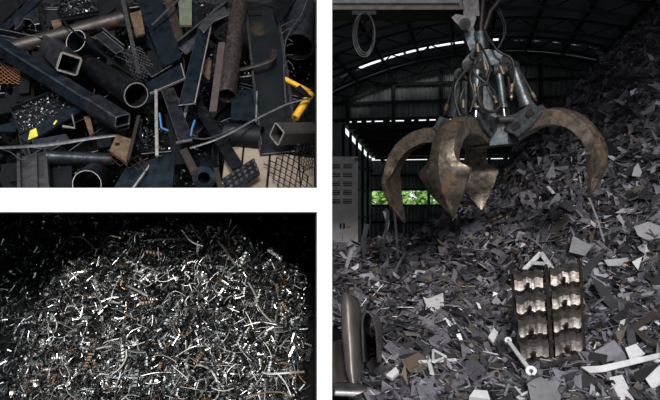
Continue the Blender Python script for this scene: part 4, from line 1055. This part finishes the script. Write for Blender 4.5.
# --- right half
ubar('flat_bar', 166, -8, 181, 46, 9, 'steel_rust', 'rusty flat bar right of the broad leaning bar', .16, .2, .02)
uplate('green_plate', [(178,-5),(192,-5),(192,26),(180,26)], 'green_paint', 'weathered green painted plate at the top centre', .2, .02)
uprof('angle_bar', 176, 47, 226, 6, angle(13,11,1.8), 'steel', 'angle bar pointing up right beside the shiny pipe', .26, .24, up=V((.3,-.9,.4)))
uplate('folded_end', [(198,28),(213,10),(222,3),(230,15),(214,22),(204,33)], 'steel_bright', 'folded worn end of sheet near the top centre', .36, .015)
uplate('triangle_plate', [(146,84),(181,64),(185,79),(150,94)], 'steel_blue', 'four-cornered dark plate lying left of the tall blade', .34, .012, edge=[(1,2),(2,3)])
uplate('chip_heap_plate', [(140,64),(166,58),(184,52),(172,66),(152,78)], 'steel_black', 'black curled scrap above the four-cornered plate', .28, .02)
uplate('blade', [(198,27),(212,14),(213.5,15),(195,104),(178,106),(192,52)], 'steel_blue', 'tall dark blade with a bright right edge', .42, .012, edge=[(2,3)])
upipe('steel_pipe', 241, -8, 227, 96, 16, 'steel_worn', 'long worn pipe with bright streak standing in the right middle', .36, .40, .1)
ubar('flat_bar', 222, 43, 213, 112, 7, 'steel_dull_red', 'dull red flat bar along the left of the worn pipe', .44, .44, .014)
wc = uprof('steel_channel', 262, 12, 280, 154, chan(36, 9, 2), 'steel_channel_dark', 'wide dark channel standing in the right half', .16, .24)
for sx in (-1, 1):
    pa, pb = U(262+sx*16.5, 13, .16), U(280+sx*17.5, 153, .24); MB().bar(pa+NU*.074, pb+NU*.074, .007, .004, NU).build('worn_edge', M['steel_bright'], wc)
MB().tube([U(x,y,l) for x, y, l in spl([(232,71,.36),(250,67,.40),(266,62,.42),(273,58,.42),(274,50,.40)], 6)], .022, 6, .3).build('curved_strap', M['steel_rust'], smooth=50, label='curved rusty strap bridging the wide channel', cat='scrap metal')
uplate('steel_plate', [(272,-5),(299,-5),(281,22),(275,14)], 'steel', 'grey pointed plate at the top right', .34)
upipe('steel_pipe', 298, 47, 302, 8, 31, 'steel', 'very wide pipe mouth at the right edge', .24, .1, .05, 'steel_bright')
MB().tube([U(x,y,.5) for x, y in spl([(308,-4),(302,14),(290,32),(285,46),(284,72),(286,104)], 6)], .007, 6).build('bent_wire', M['wire'], smooth=60, label='grey bent wire running down in front of the wide pipe mouth', cat='wire')
MB().tube([U(x,y,l) for x, y, l in spl([(190,148,.46),(212,141,.5),(232,132,.52),(252,121,.52),(272,111,.52),(290,103,.52),(312,98,.5)], 6)], .010, 6, .6).build('long_rod', M['wire'], smooth=60, label='long bright bent rod sweeping across the lower right', cat='wire')
MB().tube([U(x,y,.48) for x, y in spl([(192,138),(206,139),(222,134),(234,128)], 5)], .006, 6).build('bent_wire', M['wire'], smooth=60, label='short thin wire crossing the left end of the long bent rod', cat='wire')
upipe('yellow_rod', 285, 79, 310, 92, 5, 'yellow', 'yellow painted rod slanting down to the right edge', .40, .42, .5)
upipe('yellow_rod', 295, 118, 311, 94, 8, 'yellow', 'yellow painted rod slanting up to the right edge', .38, .42, .5)
uplate('yellow_plate', [(300,86),(312,98),(304,96),(294,90)], 'steel_black', 'black strap wrapped around the yellow rod', .46, .02)
uhtube('square_tube', 277, 134, 314, 133, 18, 18, 'steel_square', 'square tube with open end pointing left at the right edge', .52, .30, up=V((.15,-.75,.7)), t=.07, rim='edge')
uplate('dark_plate', [(233,90),(257,92),(256,122),(230,120)], 'steel_blue', 'dark upright plate with bright right edge left of the wide channel', .36, .014, edge=[(1,2)])
upipe('steel_pipe', 226, 134, 262, 138, 24, 'steel_black', 'short black drum below the dark upright plate', .28, .28, .1)
for k, pts in enumerate(([(226,150),(243,147),(240,178),(222,186)], [(244.5,147),(270,153),(266,192),(240,192),(241.5,178)], [(271.5,153),(298,158),(300,192),(268,192)], [(299.5,158),(314,160),(314,192),(301.5,192)])):
    uplate('broken_tile', pts, 'slab', ['leftmost cracked beige tile at the bottom right', 'large cracked beige tile behind the rack section', 'beige tile under the wire mesh at the bottom right', 'narrow beige tile in the bottom right corner'][k], .20, .03, cat='tile')
mesh_sheet('expanded_mesh', [(264,164),(296,148),(312,186),(282,194)], 'dark wire mesh over the beige tiles at the bottom right', .28, 'steel_blue', 5, 4, .006)
mesh_sheet('expanded_mesh', [(294,146),(313,140),(313,168),(304,172)], 'dark wire mesh under the square tube at the right edge', .36, 'steel', 5, 4, .005)
rk = uplate('rack_section', [(222,180),(254,159),(260,174),(230,194)], 'steel', 'toothed dark rack section in front of the beige tiles', .34, .02)
r = random.Random(5)
for i in range(6):
    for j in range(3):
        c = U(228+i*5.2+j*1.8, 180.5-i*3.4+j*4.2, .34); a_, b_, k_ = frame(NU, .6)
        MB().box(c+NU*.018, a_*.012, b_*.009, NU*.012).build('tooth', M['steel_bright'], rk)
for pts, lab in (([(159.5,113),(161.5,128),(169,131)], 'small blue plastic clip left of the dark hinged bar'), ([(195,120),(192,129),(191,136)], 'small blue plastic clip right of the dark hinged bar')):
    mb = MB(); q = [U(x, y, .5) for x, y in pts]
    for a, b in zip(q, q[1:]): mb.bar(a, b, .017, .012, NU)
    mb.build('blue_clip', M['blue_plastic'], label=lab, cat='clip')
hb_ = uplate('hinged_bar', [(161,90),(174,88),(192,137),(190,141),(181,144),(178,140)], 'steel', 'dark hinged bar in the lower centre between the blue clips', .46, .02)
p = U(185,143,.48); MB().cyl(p-V((.06,0,0)), p+V((.05,0,.02)), .012, 10).build('hinge_pin', M['steel_bright'], hb_)
uplate('hinge_block', [(180,152),(187,149),(198,170),(191,174)], 'steel_rust', 'small brown block below the dark hinged bar', .44, .03)
ubar('flat_bar', 192, 96, 238, 168, 12, 'steel', 'dark flat bar leaning behind the long bent rod', .30, .36, .016)
upipe('steel_pipe', 204, 178, 212, 168, 24, 'steel_blue', 'rounded blue-black pipe at the bottom centre right', .26, .0, .5)
ubar('flat_bar', 156, 90, 157, 156, 3, 'edge', 'thin bright upright strip in the lower centre', .38, .38)
ubar('flat_bar', 194, 80, 184, 118, 3, 'edge', 'thin bright strip right of the dark hinged bar', .36, .36)
ubar('flat_bar', 176, 98, 203, 118, 3, 'steel_bright', 'thin worn strip crossing behind the blue clips', .30, .3)
uplate('dark_plate', [(150,160),(176,152),(172,192),(146,192)], 'steel_blue', 'dark plate at the bottom centre below the bright upright strip', .26)
ubar('flat_bar', 216, 168, 222, 196, 5, 'steel_rust', 'short rusty bar left of the beige tiles', .30)
uplate('cross_plate', [(202,60),(212,60),(210,80),(206,78),(200,70)], 'rust_plate', 'tan diamond scrap between tall blade and worn pipe', .24, .015)
ubar('flat_bar', 236, 16, 262, 14, 5, 'steel_black', 'black bar at the top between worn pipe and wide channel', .2)
ubar('flat_bar', 152, 26, 178, 0, 3, 'steel_bright', 'thin worn bar across the broad leaning bar', .32)
for i in range(6):
    y = 26+i*8; q = [(281+i*.8,y),(288,y-3-i%2*2),(293,y-6+i%3*3)]
    MB().tube([U(x,yy,.44) for x, yy in spl(q, 4)], .004, 5).build('wire_end', M['wire'], label='thin frayed wire end beside the wide pipe mouth', cat='wire', group='frayed wire ends', smooth=60)
def uzone(x, y):
    if x < 105: return 'by the rusty brown pipe' if y < 85 else 'by the bar with yellow marks'
    if x < 210: return 'by the broad leaning bar' if y < 85 else 'by the dark hinged bar'
    return 'by the worn pipe and wide channel' if y < 85 else 'by the long bent rod'
# --- smaller bars and plates lying underneath, mostly blackened to deepen the shaded gaps
r = random.Random(91)
for i in range(150):
    x, y = r.uniform(-150, 300), r.uniform(0, 180); a = r.uniform(0, PI); L_ = r.uniform(14, 34)
    x0, y0, x1, y1 = x-L_*math.cos(a), y-L_*math.sin(a)*.8, x+L_*math.cos(a), y+L_*math.sin(a)*.8
    if max(x0, x1) > 308 or max(y0, y1) > 182: continue
    uz = uzone(x, y); k = r.random(); l = r.uniform(-.08, .11); lb = l+r.uniform(-.04,.04)
    if k < .5: ubar('flat_bar', x0, y0, x1, y1, r.uniform(5,12), r.choice(['steel_black','steel_black','steel_blue']), 'dark flat bar half buried '+uz, l, lb, r.uniform(.008,.02), group='half buried flat bars '+uz)
    elif k < .8:
        o = uprof('angle_bar', x0, y0, x1, y1, angle(r.uniform(6,11), r.uniform(5,9), 1.3), r.choice(['steel','steel_black','steel_black']), 'dark angle bar half buried '+uz, l, lb); o['group'] = 'half buried angle bars '+uz
    else:
        o = uplate('steel_plate', [(x-10,y-8),(x+9,y-10),(x+11,y+8),(x-8,y+10)], 'steel_black', 'black plate half buried '+uz, l); o['group'] = 'half buried plates '+uz

for o in list(col.objects):               # rolled edges in the upper bay, brightened as wear and edge highlights
    if o.type == 'MESH' and o.data.users == 1 and o.location.x < -.05 and o.location.z > CZ+.02 and o.parent is None and 12 < len(o.data.polygons)*2 < 90 and o.location.y < 6.5:
        md = o.modifiers.new('rolled_edge', 'BEVEL'); md.width = .0045; md.segments = 1; o.data.materials.append(M['worn']); md.material = 1; md.limit_method = 'ANGLE'; md.angle_limit = math.radians(50)
